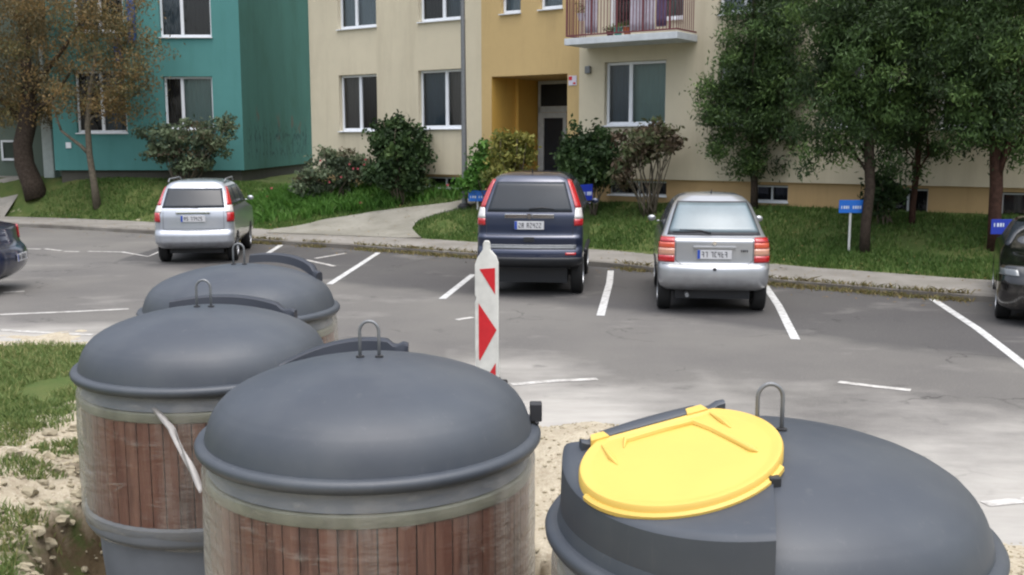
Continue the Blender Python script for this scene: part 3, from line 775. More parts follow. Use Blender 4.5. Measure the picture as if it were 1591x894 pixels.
# ------------------------------------------------------------ vegetation
def limb_tree(parent, name, paths, mat, n=8):
    q = MB()
    for pts, rad in paths: q.tube(pts, rad, n)
    return q.build(name, mat, parent, smooth=True)
def bend(a, b, k=4, j=.1):
    a, b = Vector(a), Vector(b); out = []
    for i in range(k+1):
        t = i/k; p = a.lerp(b, t)
        if 0 < i < k: p += Vector((random.uniform(-1,1),random.uniform(-1,1),random.uniform(-1,1)))*j*(b-a).length
        out.append(p)
    return out
def crown(parent, blobs, n, size, mat, clump=.22, asp=.5, up=0, name='crown', per=55):
    """leaf clumps spread through several ellipsoids (centre, radii)"""
    vols = np.array([b[1][0]*b[1][1]*b[1][2] for b in blobs]); cnt = (vols**.75/ (vols**.75).sum()*n).astype(int)
    out = []; rr = []
    for (c, r), m in zip(blobs, cnt):
        nc = max(4, int(m/per)); u = rng.normal(size=(nc,3)); u /= np.linalg.norm(u,axis=1)[:,None]
        rad = rng.random(nc)**.45; cc = u*rad[:,None]*np.array(r)+np.array(c)
        k = rng.integers(0, nc, m); P = cc[k] + rng.normal(size=(m,3))*clump*np.array([1,1,.75])
        tint = rng.random(nc)
        out.append(P); rr.append(np.clip(tint[k]**1.5*.75+rng.random(m)*.3, 0, .999))
    P = np.concatenate(out); V = leafquads(P, size, up, asp)
    return fast_mesh(name, V, len(P), 4, mat, parent, np.concatenate(rr))
def tree(name, base, label, cat, blobs, trunk, limbs, n, size, leaf, bark, clump=.22, group=None, asp=.5, up=0):
    """blobs and trunk in world coordinates"""
    b = Vector(base); e = empty(name, b); tag(e, label, cat, group)
    lo = lambda p: Vector(p) - b
    limb_tree(e, 'trunk', [([lo(p) for p in trunk[0]], trunk[1])], bark, 12)
    for pts, rad in limbs: limb_tree(e, 'limb', [([lo(p) for p in pts], rad)], bark, 7)
    crown(e, [(lo(c), r) for c, r in blobs], n, size, leaf, clump, asp, up, per=110)
    return e
def blob(px, py, Y, rx, rz, ry=None):
    c = at(px,py,Y); k = F/Y; return (c, (rx/k, (ry or rx)/k, rz/k))
# old willow-like tree, far left
b = unT(52,305); Y = b.y
tr = [at(58,312,Y), at(50,285,Y), at(38,255,Y), at(35,225,Y), at(42,195,Y), at(45,150,Y), at(40,90,Y)]
tr[0].z = b.z-.1
tree('autumn_tree', b, 'old tree with thick dark twisted trunk and brownish leaves, leftmost', 'tree',
  [blob(30,120,Y,90,75), blob(110,60,Y,95,75), blob(-30,30,Y,110,90), blob(60,-60,Y,150,90), blob(20,170,Y,75,38), blob(-70,120,Y,80,80)],
  (tr,[.4,.36,.33,.31,.3,.25,.15]),
  [(bend(tr[4],at(110,110,Y-.5)),[.14,.1,.07,.05,.03]),(bend(tr[4],at(-30,110,Y+.5)),[.16,.12,.09,.06,.03]),(bend(tr[5],at(130,20,Y-1)),[.12,.09,.07,.05,.03]),(bend(tr[5],at(20,-60,Y)),[.14,.1,.08,.06,.04])],
  36000, .12, M['leaf_brown'], M['bark'], .26, asp=.35, up=-.9)
b = unT(151,322); Y = b.y
tr = [at(152,326,Y), at(146,285,Y), at(139,240,Y), at(136,195,Y), at(140,140,Y), at(150,80,Y)]; tr[0].z = b.z-.1
tree('autumn_tree', b, 'slim forked young tree with brownish leaves in front of the teal wall', 'tree',
  [blob(150,140,Y,75,55), blob(190,60,Y,65,70), blob(205,150,Y,38,42), blob(120,30,Y,90,60), blob(100,165,Y,40,30), blob(215,100,Y,28,45)],
  (tr,[.15,.11,.1,.09,.07,.04]),
  [(bend(tr[2],at(95,203,Y),3,.03),[.07,.06,.05,.04]),(bend(at(95,203,Y),at(80,150,Y)),[.04,.035,.03,.02,.01]),(bend(tr[4],at(205,100,Y)),[.05,.04,.03,.02,.01]),(bend(tr[3],at(190,150,Y)),[.05,.04,.03,.02,.01])],
  15000, .11, M['leaf_brown'], M['bark_pale'], .24, asp=.35, up=-.9)
# right hand conifers
def conifer(base, label, blobs, trunk, rad, n, bark, leaf='leaf_thuja', limbs=6):
    rad *= .78; b = Vector(base); Y = b.y; L_ = []
    for i in range(limbs):
        a = trunk[2+i%max(1,len(trunk)-3)]; bl = blobs[i%len(blobs)]; L_.append((bend(a, Vector(bl[0])+Vector((random.uniform(-.6,.6),random.uniform(-.6,.6),0))),[rad*.45,rad*.36,rad*.27,rad*.2,rad*.1]))
    return tree('conifer_tree', b, label, 'tree', blobs, (trunk,[rad*1.15]+[rad]*(len(trunk)-3)+[rad*.7,rad*.3]), L_, int(n*1.65), .11, M[leaf], M[bark], .15, 'conifers in front of the cream block', .3, -.8)
b = unT(1172,325); Y=b.y
conifer(b,'cone shaped conifer nearest the entrance, behind the silver hatchback',
  [blob(1175,60,Y,62,70),blob(1205,-30,Y,58,75),blob(1145,150,Y,56,62),blob(1195,190,Y,50,30),blob(1120,200,Y,30,38),blob(1215,110,Y,56,65),blob(1165,250,Y,34,20),blob(1235,205,Y,26,30),blob(1110,240,Y,18,16),blob(1210,262,Y,14,12)],
  [b-Vector((0,0,.1)),at(1172,290,Y),at(1172,230,Y),at(1172,150,Y),at(1172,60,Y),at(1172,-60,Y)],.11,26000,'bark')
b = unT(1343,392); Y=b.y
conifer(b,'conifer with dark trunk beside the light blue sign',
  [blob(1335,80,Y,85,90),blob(1300,0,Y,95,95),blob(1290,160,Y,68,52),blob(1370,165,Y,65,48),blob(1340,205,Y,50,26),blob(1400,40,Y,80,85),blob(1270,225,Y,32,30),blob(1385,250,Y,28,20),blob(1310,235,Y,20,18),blob(1255,255,Y,16,16)],
  [b-Vector((0,0,.1)),at(1345,350,Y),at(1352,290,Y),at(1350,230,Y),at(1350,150,Y),at(1350,60,Y),at(1350,-60,Y)],.13,26000,'bark')
b = unT(1417,348); Y=b.y
conifer(b,'conifer with thin reddish trunk between the two blue signs',
  [blob(1430,80,Y,75,80),blob(1425,170,Y,60,48),blob(1440,-10,Y,85,80),blob(1400,215,Y,45,22),blob(1450,232,Y,30,18),blob(1420,260,Y,16,14)],
  [b-Vector((0,0,.1)),at(1418,320,Y),at(1424,270,Y),at(1428,220,Y),at(1430,120,Y),at(1430,0,Y)],.085,14000,'bark_red')
b = unT(1545,388); Y=b.y
conifer(b,'conifer with stout reddish trunk behind the dark blue sign, rightmost',
  [blob(1545,60,Y,90,90),blob(1500,150,Y,70,55),blob(1580,160,Y,75,55),blob(1520,205,Y,60,28),blob(1610,50,Y,85,100),blob(1540,-40,Y,110,80),blob(1590,225,Y,40,22),blob(1475,100,Y,55,60),blob(1490,225,Y,22,20),blob(1575,250,Y,24,16)],
  [b-Vector((0,0,.1)),at(1545,350,Y),at(1548,290,Y),at(1548,230,Y),at(1548,150,Y),at(1548,60,Y),at(1548,-60,Y)],.16,26000,'bark_red')
# bushes
def bush(name, px, py, label, leaf, blobs, n, size, stems, clump=.12, stemmat='twig', asp=.5, up=.2, group=None, flowers=None, cat='bush'):
    b = unT(px, py)
    for _ in range(60):        # keep clear of the house walls
        if (b-CP.o).dot(CP.n) > 1.0 and not (b.x < -9 and b.y > 35.1): break
        d_ = ray(px, py); b = b - Vector((d_.x, d_.y, 0))*.05; b.z = gz(b.x, b.y)
    Y = b.y; e = empty(name, b); tag(e, label, cat, group)
    q = MB()
    for i in range(stems):
        bl = blobs[i%len(blobs)]; c = at(bl[0]+random.uniform(-.6,.6)*bl[2], bl[1]-random.uniform(0,.8)*bl[3], Y+random.uniform(-.4,.4))-b
        s = Vector((random.uniform(-.2,.2),random.uniform(-.15,.15),-.05))
        q.tube(bend(s, c, 4, .05), [.022,.018,.014,.01,.005], 5)
    q.build('stems', M[stemmat], e, smooth=True)
    crown(e, [((at(x,y,Y)-b), (rx*Y/F, rx*Y/F*.8, rz*Y/F)) for x,y,rx,rz in blobs], n, size, M[leaf], clump, asp, up, 'foliage')
    if flowers:
        fm, pts, r = flowers; q = MB()
        for x, y in pts:
            c = at(x,y,Y-.6)-b
            for k in range(7):
                a = k*.9; d = Vector((math.cos(a),-.4,math.sin(a)))*r; t = Vector((-math.sin(a),0,math.cos(a)))*r*.6
                q.add([c, c+d+t, c+d*1.3, c+d-t], [(0,1,2,3)])
        q.build('flowers', M[fm], e, fix=False)
    return e
bush('shrub',285,290,'grey green shrub with bare upright stems behind the silver estate','leaf_grey',[(240,222,36,28),(285,215,45,32),(335,215,32,35),(290,245,45,25),(350,200,18,18)],6500,.14,30)
bush('rose_bush',525,300,'rose bush with red flowers at the left corner of the cream block','leaf_grey',[(500,272,30,24),(535,262,32,30),(515,245,22,18),(555,262,26,30),(480,285,28,16)],4500,.13,14,flowers=('flower_pink',[(543,255),(556,262),(568,248),(549,262),(566,256),(512,283),(530,275),(498,250),(575,285)],.026))
bush('shrub',620,300,'dense dark green shrub under the first two cream windows','leaf_dark',[(618,240,46,40),(600,215,30,28),(645,235,28,40),(615,272,48,24),(620,195,14,22),(592,200,10,20),(640,280,26,20)],9500,.15,16)
bush('shrub',748,302,'slender green shrub beside the lamp post','leaf_bright',[(745,262,18,34),(738,285,20,20),(755,240,10,26),(765,275,16,24)],3200,.14,10)
bush('shrub',800,300,'yellowish thin shrub in front of the entrance recess','leaf_yellow',[(800,235,22,30),(785,250,18,26),(815,230,12,22),(775,230,10,22),(790,275,36,16)],4200,.13,18)
bush('shrub',915,308,'dense green shrub to the right of the dark car','leaf_dark',[(912,245,42,36),(895,225,18,30),(935,222,22,30),(905,272,42,22),(940,260,24,28)],9000,.14,18,stemmat='bark_pale')
bush('shrub',1010,318,'open bronze leaved shrub with pale forked stems under the large window','leaf_bronze',[(1000,220,36,26),(1040,222,22,22),(985,245,26,18),(1025,200,18,12),(970,272,20,20)],3000,.15,24,stemmat='bark_pale')
bush('shrub',1380,322,'low dark evergreen shrub against the plinth behind the conifers','leaf_dark',[(1378,295,26,26),(1360,310,18,18)],1800,.12,8)
# flower bed and grass
def blades(name, pts, hmin, hmax, w, mat, label=None, lean=.35, kind='stuff'):
    P = np.array(pts); n = len(P); a = rng.random(n)*2*np.pi; h = hmin+(hmax-hmin)*rng.random(n)
    side = np.stack([np.cos(a),np.sin(a),np.zeros(n)],1)*w*.5
    ln = rng.normal(size=(n,3))*lean*h[:,None]; ln[:,2]=0
    mid = P+ln*.35+np.array([0,0,1])*h[:,None]*.6; tip = P+ln+np.array([0,0,1])*h[:,None]
    V = np.stack([P-side,P+side,mid+side*.8,tip,mid-side*.8],1).reshape(-1,3)
    o = fast_mesh(name, V, n, 5, mat, None, np.clip(rng.random(n)*.7+.3*(np.sin(P[:,0]*1.7)*np.sin(P[:,1]*2.1)+1)/2,0,.999))
    tag(o, label, None, None, kind); return o
pts = []
while len(pts) < 62000:
    x = random.uniform(-17,10.5); s = PW+.12+abs(random.random())*5.2; X, Yv = offs(x, s)
    if inpoly(X, Yv, PATHPOLY): continue
    if (Vector((X,Yv,0))-CP.o).dot(CP.n) < .1 or (Yv > 35.9 and X < -9.2): continue
    if noise.noise(Vector((X*.9,Yv*.9,5))) < -.28 and random.random() < .8: continue
    pts.append((X,Yv,gz(X,Yv)-.01))
blades('lawn_grass', pts, .05, .13, .022, M['grass'], 'green lawn between the pavement and the buildings')
pts = []
while len(pts) < 30000:
    x = random.uniform(-9,-3.3); y = random.uniform(7.6,13.2)
    if y > nearY(x)-.6: continue
    dmin = min(math.hypot(x-bx_, y-by_) for bx_,by_,_ in BINS)
    if dmin < 2.0+.7*noise.noise(Vector((x*.9,y*.9,2))): continue
    if noise.noise(Vector((x*1.1,y*1.1,9))) < -.25: continue
    pts.append((x,y,gz(x,y)-.005))
for _ in range(16000):   # grass clods on the crumbling edge
    x = random.uniform(-4.6,-2.9); y = random.uniform(5.4,9.3); 
    if noise.noise(Vector((x*1.6,y*1.6,4))) > -.1 and min(math.hypot(x-a_, y-b_) for a_,b_,_ in BINS) > 1.2: pts.append((x,y,gz(x,y)-.005))
blades('grass', pts, .03, .085, .011, M['grass_near'], 'patchy short grass beside the excavation at the left', .5)
pts = []
for _ in range(9000):
    x = random.uniform(-9,10.5); s = abs(random.gauss(0,.16))*-1+.06
    if noise.noise(Vector((x*.8,0,1)))+.15*random.random() < (-.12 if x > 3 else .0): continue
    X, Yv = offs(x, s); pts.append((X,Yv,.004 if s < 0 else .115))
blades('kerb_weeds', pts, .02, .1, .02, M['grass_dry'], 'dry weeds growing in the gutter along the kerb', .9)
pts = []
bed = [unT(*q).xy for q in [(385,352),(500,339),(620,322),(712,312),(715,296),(560,292),(470,296),(395,310),(380,330)]]
bx0,bx1 = min(p.x for p in bed),max(p.x for p in bed); by0,by1=min(p.y for p in bed),max(p.y for p in bed)
cl = []
while len(cl) < 330:
    x,y=random.uniform(bx0,bx1),random.uniform(by0,by1)
    if inpoly(x,y,bed): cl.append((x,y))
for x,y in cl:
    for k in range(26): pts.append((x+random.gauss(0,.09),y+random.gauss(0,.09),gz(x,y)-.02))
blades('flower_bed_plants', pts, .15, .42, .04, M['leaf_bright'], 'leafy green flower bed beside the footpath', .5)
q = MB()
random.seed(21)
for x,y in random.sample(cl,9):
    c = Vector((x,y,gz(x,y)+random.uniform(.25,.5)))
    for k in range(5):
        a=k*1.26; d=Vector((math.cos(a),math.sin(a)*.5,.6*math.sin(a)))*.032; t=Vector((-math.sin(a),.3,math.cos(a)))*.03
        q.add([c,c+d+t,c+d*1.4,c+d-t],[(0,1,2,3)])
tag(q.build('bed_flowers', M['flower_pink'], fix=False), 'small pink flowers scattered over the flower bed', kind='stuff')
q = MB(); random.seed(31)
for _ in range(1500):
    x = random.uniform(-16,10.5); s_v = random.uniform(-1.2,5.5); X, Yv = offs(x, s_v)
    if (Vector((X,Yv,0))-CP.o).dot(CP.n) < .2: continue
    zz = (.005 if s_v < 0 else (.135 if s_v < PW+.1 else gz(X,Yv)+.06)); a = random.uniform(0,6.3); l = random.uniform(.02,.045)
    d = Vector((math.cos(a),math.sin(a),random.uniform(-.1,.3)))*l; t = Vector((-math.sin(a),math.cos(a),random.uniform(0,.3)))*l*.5; c = Vector((X,Yv,zz+.004))
    q.add([c-d,c+t,c+d,c-t],[(0,1,2,3)])
M['litter'] = simple('leaf_litter','8a7040',.9,0,.5,4)
tag(q.build('fallen_leaves', M['litter'], fix=False), 'fallen leaves scattered on the pavement and verge', kind='stuff')
# clods and stones on the sand
q = MB(); random.seed(5)
base_ico = bmesh.new(); bmesh.ops.create_icosphere(base_ico, subdivisions=1, radius=1); iv=[v.co.copy() for v in base_ico.verts]; jf=[[v.index for v in f.verts] for f in base_ico.faces]; base_ico.free()
def stone(x,y,r,sink=.3):
    z = gz(x,y)+r*(.5-sink); sq = Vector((random.uniform(.7,1.3),random.uniform(.7,1.3),random.uniform(.45,.8)))
    q.add([Vector((x,y,z))+Vector((v.x*sq.x,v.y*sq.y,v.z*sq.z))*r*random.uniform(.75,1.2) for v in iv], jf)
for _ in range(11000):
    x = random.uniform(-5,4.2); y = random.uniform(4.6,10.2)
    if y > nearY(x)+.5*random.random(): continue
    dmin = min(math.hypot(x-bx_, y-by_) for bx_,by_,_ in BINS)
    if dmin < .85 or (x < -3 and dmin > 2.1): continue
    stone(x,y,random.choice((.006,.009,.012,.018)) if dmin>1.7 or x>-2.2 else random.choice((.008,.012,.016,.022,.035)))
sq2 = bmesh.new(); bmesh.ops.create_icosphere(sq2, subdivisions=2, radius=1); iv2=[v.co.copy() for v in sq2.verts]; jf2=[[v.index for v in f.verts] for f in sq2.faces]; sq2.free()
for _ in range(200):      # crumbled pale clods along the edge of the pit
    x = random.uniform(-4.3,-2.75); y = random.uniform(5.6,9.3); dm = min(math.hypot(x-a_, y-b_) for a_,b_,_ in BINS)
    if not 1.05 < dm < 2.0: continue
    rr_ = random.choice((.015,.02,.025,.03,.04,.055)); o3 = random.uniform(0,50); a3 = random.uniform(.4,1.0)
    q.add([Vector((x,y,gz(x,y)+rr_*.1))+Vector((v.x*1.2,v.y*a3,v.z*.75))*rr_*(1+.55*noise.noise(v*1.7+Vector((o3,0,0)))+.25*noise.noise(v*5+Vector((o3,0,0)))) for v in iv2], jf2)
M['rubble'] = simple('rubble', 'a59b84', .95, 0, .3, 3, .2, .5)
tag(q.build('rubble', M['rubble'], smooth=False), 'sandy rubble and clods round the excavated containers', kind='stuff')

# ------------------------------------------------------------ waste containers
def dome(r):
    return float(np.interp(r, [0,.06,.12,.2,.3,.4,.5,.58,.64,.69,.725,.75,.768,.778,.782], [.350,.349,.346,.337,.321,.299,.270,.240,.211,.177,.141,.102,.058,.022,.0]))
def m_wood():
    t = NT('wood_slats'); n = t.noise(3, 6, .6, t.mapped((8,8,.8)))
    a = t.attr('rnd'); c = t.mix(a, lin('653a2a'), lin('45281f')); c = t.mix(t.rng(n,.4,.7), c, lin('7c5645'))
    return t.fin(c, .6)
M['wood'] = m_wood()
def m_film():
    t = NT('plastic_film'); tr = t.n.new('ShaderNodeBsdfTransparent'); t.fin(lin('a9a59c'), .25, 0, .6)
    v = t.noise(2.2, 5, .6, t.mapped((2.0,2.0,.35))); w = t.noise(5, 4, .6, t.mapped((1,1,3.5)))
    lw = t.n.new('ShaderNodeLayerWeight'); lw.inputs[0].default_value = .5; f = t.math('MAXIMUM', t.math('MAXIMUM', t.rng(v,.5,.74,.07,.38), t.rng(w,.58,.75,.06,.35)), t.math('MAXIMUM', t.math('MULTIPLY', t.attr('fold'), .6), t.rng(lw.outputs['Facing'], .35, .85, .05, .75)))
    mx = t.n.new('ShaderNodeMixShader'); cr = t.n.new('ShaderNodeTexVoronoi'); cr.feature='DISTANCE_TO_EDGE'; cr.inputs['Scale'].default_value=5.5; t.l(t.mapped((1,1,2.6)), cr.inputs['Vector']); cl_ = t.math('MULTIPLY', t.rng(cr.outputs['Distance'], .035, .0), t.rng(t.noise(2.6, 3), .45, .65)); f = t.math('MAXIMUM', f, t.math('MULTIPLY', cl_, .45)); t.l(f, mx.inputs[0]); t.l(tr.outputs[0], mx.inputs[1]); t.l(t.b.outputs[0], mx.inputs[2])
    t.bump(w, .8, .03); t.l(mx.outputs[0], t.out.inputs[0]); return t.m
M['film'] = m_film()
ZR = 1.6
def make_bin(i, bx_, by_, rim, label, lip=None, cover=False, rot=0, bands=(0,1.2,2.2)):
    e = empty('waste_container', (bx_, by_, rim-ZR)); tag(e, label, 'waste container', 'semi-underground waste containers wrapped in film')
    q = MB(); q.lathe([(0,0),(.64,0),(.66,.02),(.70,.45),(.705,.60),(.74,.61),(.775,.64),(.785,.66),(.785,.74),(.77,.755),(.70,.757)]); q.build('base', M['grey_base'], e, smooth=35)
    n = 58; q = MB(); rv=[]
    for k in range(n):
        a0 = 2*math.pi*(k+.045)/n; a1 = 2*math.pi*(k+.955)/n; r0,r1=.735,.768; val=random.random()
        vs=[]
        for z in (.757,1.40):
            for a,r in ((a0,r0),(a1,r0),(a1,r1),((a0+a1)/2,r1+.003),(a0,r1)): vs.append((r*math.cos(a),r*math.sin(a),z))
        q.add(vs,[(0,1,6,5),(1,2,7,6),(2,3,8,7),(3,4,9,8),(4,0,5,9),(4,3,2,1,0),(5,6,7,8,9)]); rv+= [val]*7
    o = q.build('wood_cladding', M['wood'], e, fix=True); setattr_face(o,'rnd',rv)
    q = MB(); q.lathe([(.70,.75),(.735,.76),(.735,1.39),(.70,1.40)]); q.build('inner_wall', M['plastic_black'], e, smooth=35)
    q = MB(); q.lathe([(.70,1.40),(.778,1.402),(.782,1.41),(.78,1.452),(.772,1.46),(.74,1.462)]); q.build('collar', M['collar'], e, smooth=35)
    q = MB(); q.lathe([(.74,1.462),(.765,1.465),(.75,1.56),(.745,1.585)]); q.build('neck', M['grey_base'], e, smooth=35)
    # lid with rolled rim
    prof = [(.74,ZR-.02),(.79,ZR-.045),(.812,ZR-.04),(.826,ZR-.02),(.828,ZR-.003),(.818,ZR+.014),(.80,ZR+.018),(.79,ZR+.02)]
    rs = list(np.concatenate([np.linspace(.782,.70,10), np.linspace(.69,.0,26)]))
    prof += [(max(r,.0005), ZR+.02+dome(r)) for r in rs]
    q = MB(); q.lathe(prof, 128); lid = q.build('lid', M['plastic'], e, smooth=50)
    # raised hatch seat: sector that stays high out to the edge
    if cover:
        BT = R(218); HW = R(40)
        fz = lambda x,y: ZR+.02+.385-.255*(x*math.cos(BT)+y*math.sin(BT))
        G=[]; N=40; A_=np.linspace(BT-R(49),BT+HW,N+1)
        rr = [.12,.2,.3,.4,.5,.6,.68,.735,.755,.765]
        for r in rr:
            row=[]
            for a in A_:
                # widen the seat near the middle so that its sides are almost parallel
                x,y=r*math.cos(a),r*math.sin(a); zz=max(fz(x,y), ZR+.02+dome(r)+.002)
                if r>=.755: zz -= .004 if r<.76 else .014
                row.append((x,y,zz))
            G.append(row)
        # soften where the seat meets the dome at the sides, drop a wall to the rim outside
        G.append([(.772*math.cos(a),.772*math.sin(a),ZR+.05) for a in A_])
        G.append([(.76*math.cos(a),.76*math.sin(a),ZR+.0) for a in A_])
        q=MB(); q.grid(G)
        for idx in (0,N):
            top=[G[k][idx] for k in range(len(rr))]; bot=[(x,y,ZR+dome(math.hypot(x,y))-.01) for x,y,z in top]
            q.grid([top,bot])
        q.build('hatch_seat', M['plastic'], lid, smooth=35)
        # yellow hatch cover: thick disc lying on the seat
        cx,cy,cr=-.36,-.18,.355
        nx_,ny_=.285*math.cos(BT),.285*math.sin(BT)
        off=.03
        def onp(x,y,h): return (x,y,fz(x,y)+off+h)
        ha=R(100)     # hinge direction
        hd=Vector((math.cos(ha),math.sin(ha))); hl=.275
        ring=[]; K=96
        for k in range(K):
            a=2*math.pi*k/K; x,y=math.cos(a)*cr,math.sin(a)*cr; dd=x*hd.x+y*hd.y
            if dd>hl: x-=hd.x*(dd-hl); y-=hd.y*(dd-hl)
            ring.append((x,y))
        q=MB(); G=[]
        for s,h in ((.97,-.045),(1.0,-.04),(1.0,-.006),(.985,.004),(.95,.006),(.9,-.002),(.86,.0),(.6,.004),(.3,.006),(.001,.006)):
            G.append([onp(cx+x*s,cy+y*s,h) for x,y in ring])
        q.grid(G,close=True); q.build('hatch_cover', M['yellow'], e, smooth=35)
        # raised ribs and pressed outline on the cover, latch notch
        q=MB(); tdir=Vector((-hd.y,hd.x))
        def loc(u,v): return (cx+hd.x*v+tdir.x*u, cy+hd.y*v+tdir.y*u)   # v towards hinge, u along hinge
        def ridge(pts,w=.012,h=.014):
            P=[]; 
            for j,(u,v) in enumerate(pts):
                x,y=loc(u,v); P.append(Vector(onp(x,y,.004)))
            q.tube(P,[w*.2]+[w]*(len(P)-2)+[w*.2] if len(P)>2 else [w,w*.3],8)
        ridge([(.16,.15),(.14,.20),(.0,.205),(-.10,.20),(-.125,.19),(-.16,.1),(-.22,-.12),(-.23,-.14)],.015)
        ridge([(.225,.22),(.22,.1),(.215,.04)],.013); ridge([(-.2,.24),(-.215,.15),(-.22,.08)],.013)
        for u0,u1 in ((.185,.255),(-.20,-.12)):
            P=[]
            vs=[onp(*loc(u,v),h) for h in (-.03,.012) for u,v in ((u0,.26),(u1,.26),(u1-.01,.31),(u0+.01,.31))]
            q.add(vs,[(0,1,2,3),(4,5,6,7),(0,1,5,4),(1,2,6,5),(2,3,7,6),(3,0,4,7)])
        # front lip
        P=[]
        for k in range(25):
            a=R(200)+R(130)*k/24; P.append(Vector(onp(cx+math.cos(a)*(cr+.004),cy+math.sin(a)*(cr+.004),-.028)))
        q.tube(P,.014,6)
        q.build('hatch_rib', M['yellow'], bpy.data.objects[[c.name for c in e.children if c.name.startswith('hatch_cover')][0]], smooth=40)
        # black hinge bar
        q=MB()
        G=[]
        for k in range(21):
            u=.285-.565*k/20; bul=.03*(1-(2*k/20-1)**2)
            sec=[(.283,-.03),(.283,.002),(.292,.009),(.31+bul,.008),(.322+bul,.0),(.33+bul,-.07)]
            if k in (1,2,17,18): sec=[(a,b-.014) for a,b in sec]
            G.append([onp(*loc(u,v),h) for v,h in sec])
        q.grid(G); 
        for row in (G[0],G[-1]): q.add(row,[tuple(range(len(row)))])
        q.build('hinge_bar', M['plastic'], e, smooth=40)
        for a in (R(318),):
            q=MB()
            x,y=cx+math.cos(a)*(cr+.012),cy+math.sin(a)*(cr+.012); c=Vector(onp(x,y,-.03)); q.box(c-Vector((.02,.02,.02)),c+Vector((.02,.02,.015)))
        q.build('latch', M['plastic_black'], e, bevel=.005)
    if lip:
        (x0,y0,z0),(x1,y1,z1)=lip; q=MB(); G=[]
        c0=Vector((x0,y0,0)); c1=Vector((x1,y1,0)); nn=Vector((-(c1-c0).y,(c1-c0).x,0)).normalized()
        if nn.y<0: nn=-nn
        for k in range(25):
            t=k/24; p=c0.lerp(c1,t)+nn*.13*(1-(2*t-1)**2); z=ZR+z0+(z1-z0)*t+.05*(1-(2*t-1)**2)
            sec=[(-.05,-.075),(-.035,-.01),(-.02,.0),(.03,.0),(.045,-.012),(.05,-.075),(-.05,-.075)]
            if k in (21,22): sec=[(a,b-.02) for a,b in sec]
            G.append([tuple(p+nn*a+Vector((0,0,z+b))) for a,b in sec])
        q.grid(G)
        for row in (G[0],G[-1]): q.add(row,[tuple(range(len(row)))])
        q.build('hatch_hinge', M['plastic_dark'], lid, smooth=40)
    # lifting loop
    hz=ZR+.02+.345; pts=[(-.046,0,hz-.03)]
    pts+= [(-.046,0,hz+.105)]+[(-.046*math.cos(t),0,hz+.13+.05*math.sin(t)) for t in np.linspace(0,math.pi,13)]+[(.046,0,hz+.105),(.046,0,hz-.03)]
    q=MB(); q.tube(pts,.0078,10); o=q.build('lifting_loop', M['steel'], e, smooth=True); o.rotation_euler=(0,0,rot)
    for nx in (-.046,.046):
        q=MB(); q.lathe([(.02,hz-.01),(.02,hz+.012),(.001,hz+.014)],16,c=(nx,0)); q.build('loop_nut', M['dark_metal'], e, smooth=35)
    # film wrapped round the cladding
    G=[]; fold=[]
    N=220; zs_=np.linspace(.60,1.555,44)
    for z in zs_:
        row=[]
        for k in range(N):
            a=2*math.pi*k/N
            w=noise.noise(Vector((math.cos(a)*5+i*9,math.sin(a)*5,z*1.2)))*.006+noise.noise(Vector((math.cos(a)*3+i*3,math.sin(a)*3,z*9)))*.004
            pull=.802 if z>.72 else .80-.05*(.72-z)/.12
            if z>1.48: pull=.802-.03*(z-1.48)/.075
            rr_=pull+w; row.append((rr_*math.cos(a),rr_*math.sin(a),z+.01*math.sin(3*a+i)))
            fd=0
            for ba in bands:
                da=abs((a-ba+math.pi)%(2*math.pi)-math.pi); fd=max(fd,max(0,1-da/.16)*.65)
            if z>1.52: fd=max(fd,.45)
            fd=max(fd,max(0,1-abs(z-.74)/.03)*.5)
            fold.append(fd)
        G.append(row)
    q=MB(); q.grid(G,close=True); o=q.build('plastic_wrap', M['film'], e, smooth=True, fix=False); setattr_pt(o,'fold',fold)
    return e
def ang(d): return R(d)
b3 = make_bin(0,*BINS[0],'dark grey domed container with slatted brown side, front middle of the row', lip=((-.53,.42,.245),(.14,.46,.345)), bands=(R(200),R(325),R(20)))
b2 = make_bin(1,*BINS[1],'dark grey domed container at the left beside the grass and sand edge', lip=((-.38,.50,.335),(.50,.44,.275)), bands=(R(215),R(30),R(160)))
b4 = make_bin(2,*BINS[2],'dark grey domed container with yellow filling hatch, front right', cover=True, bands=(R(200),R(325),R(20)))
b1 = make_bin(3,*BINS[3],'dark grey domed container farthest back in the row, nearest the silver estate', lip=((0.0,.44,.41),(.64,.16,.28)), bands=(R(320),R(30),R(160)))
q = MB(); q.box((.775,.06,ZR+.03),(.835,.13,ZR+.12)); q.box((.80,.04,ZR+.02),(.82,.15,ZR+.035)); o=q.build('latch', M['dark_metal'], b3, bevel=.006)
# loose strip of film between the two left containers
P0=at(238,634,5.86); P1=at(268,665,5.75); P2=at(290,715,5.6); P3=at(312,765,5.45)
q=MB(); G=[]
M['film_edge']=simple('film_edge','9c9894',.5,0,.2,12)
def bez(t):
    pts=[P0,P1,P2,P3]; n=len(pts)-1; x=t*n; i=min(int(x),n-1); f=x-i; return pts[i].lerp(pts[i+1],f)
for k in range(31):
    t=k/30; p=bez(t); w=.010+.018*math.sin(math.pi*t)*(.7+.3*math.sin(t*9)); G.append([tuple(p+Vector((w*c,-.02*math.cos(c*3+t*7),w*.4*math.sin(c*4+t*5)))-b2.location) for c in (-1,-.5,0,.5,1)])
q.grid(G); o=q.build('film_strip', M['film_edge'], b2, smooth=True, fix=False); m_=o.modifiers.new('solid','SOLIDIFY'); m_.thickness=.003

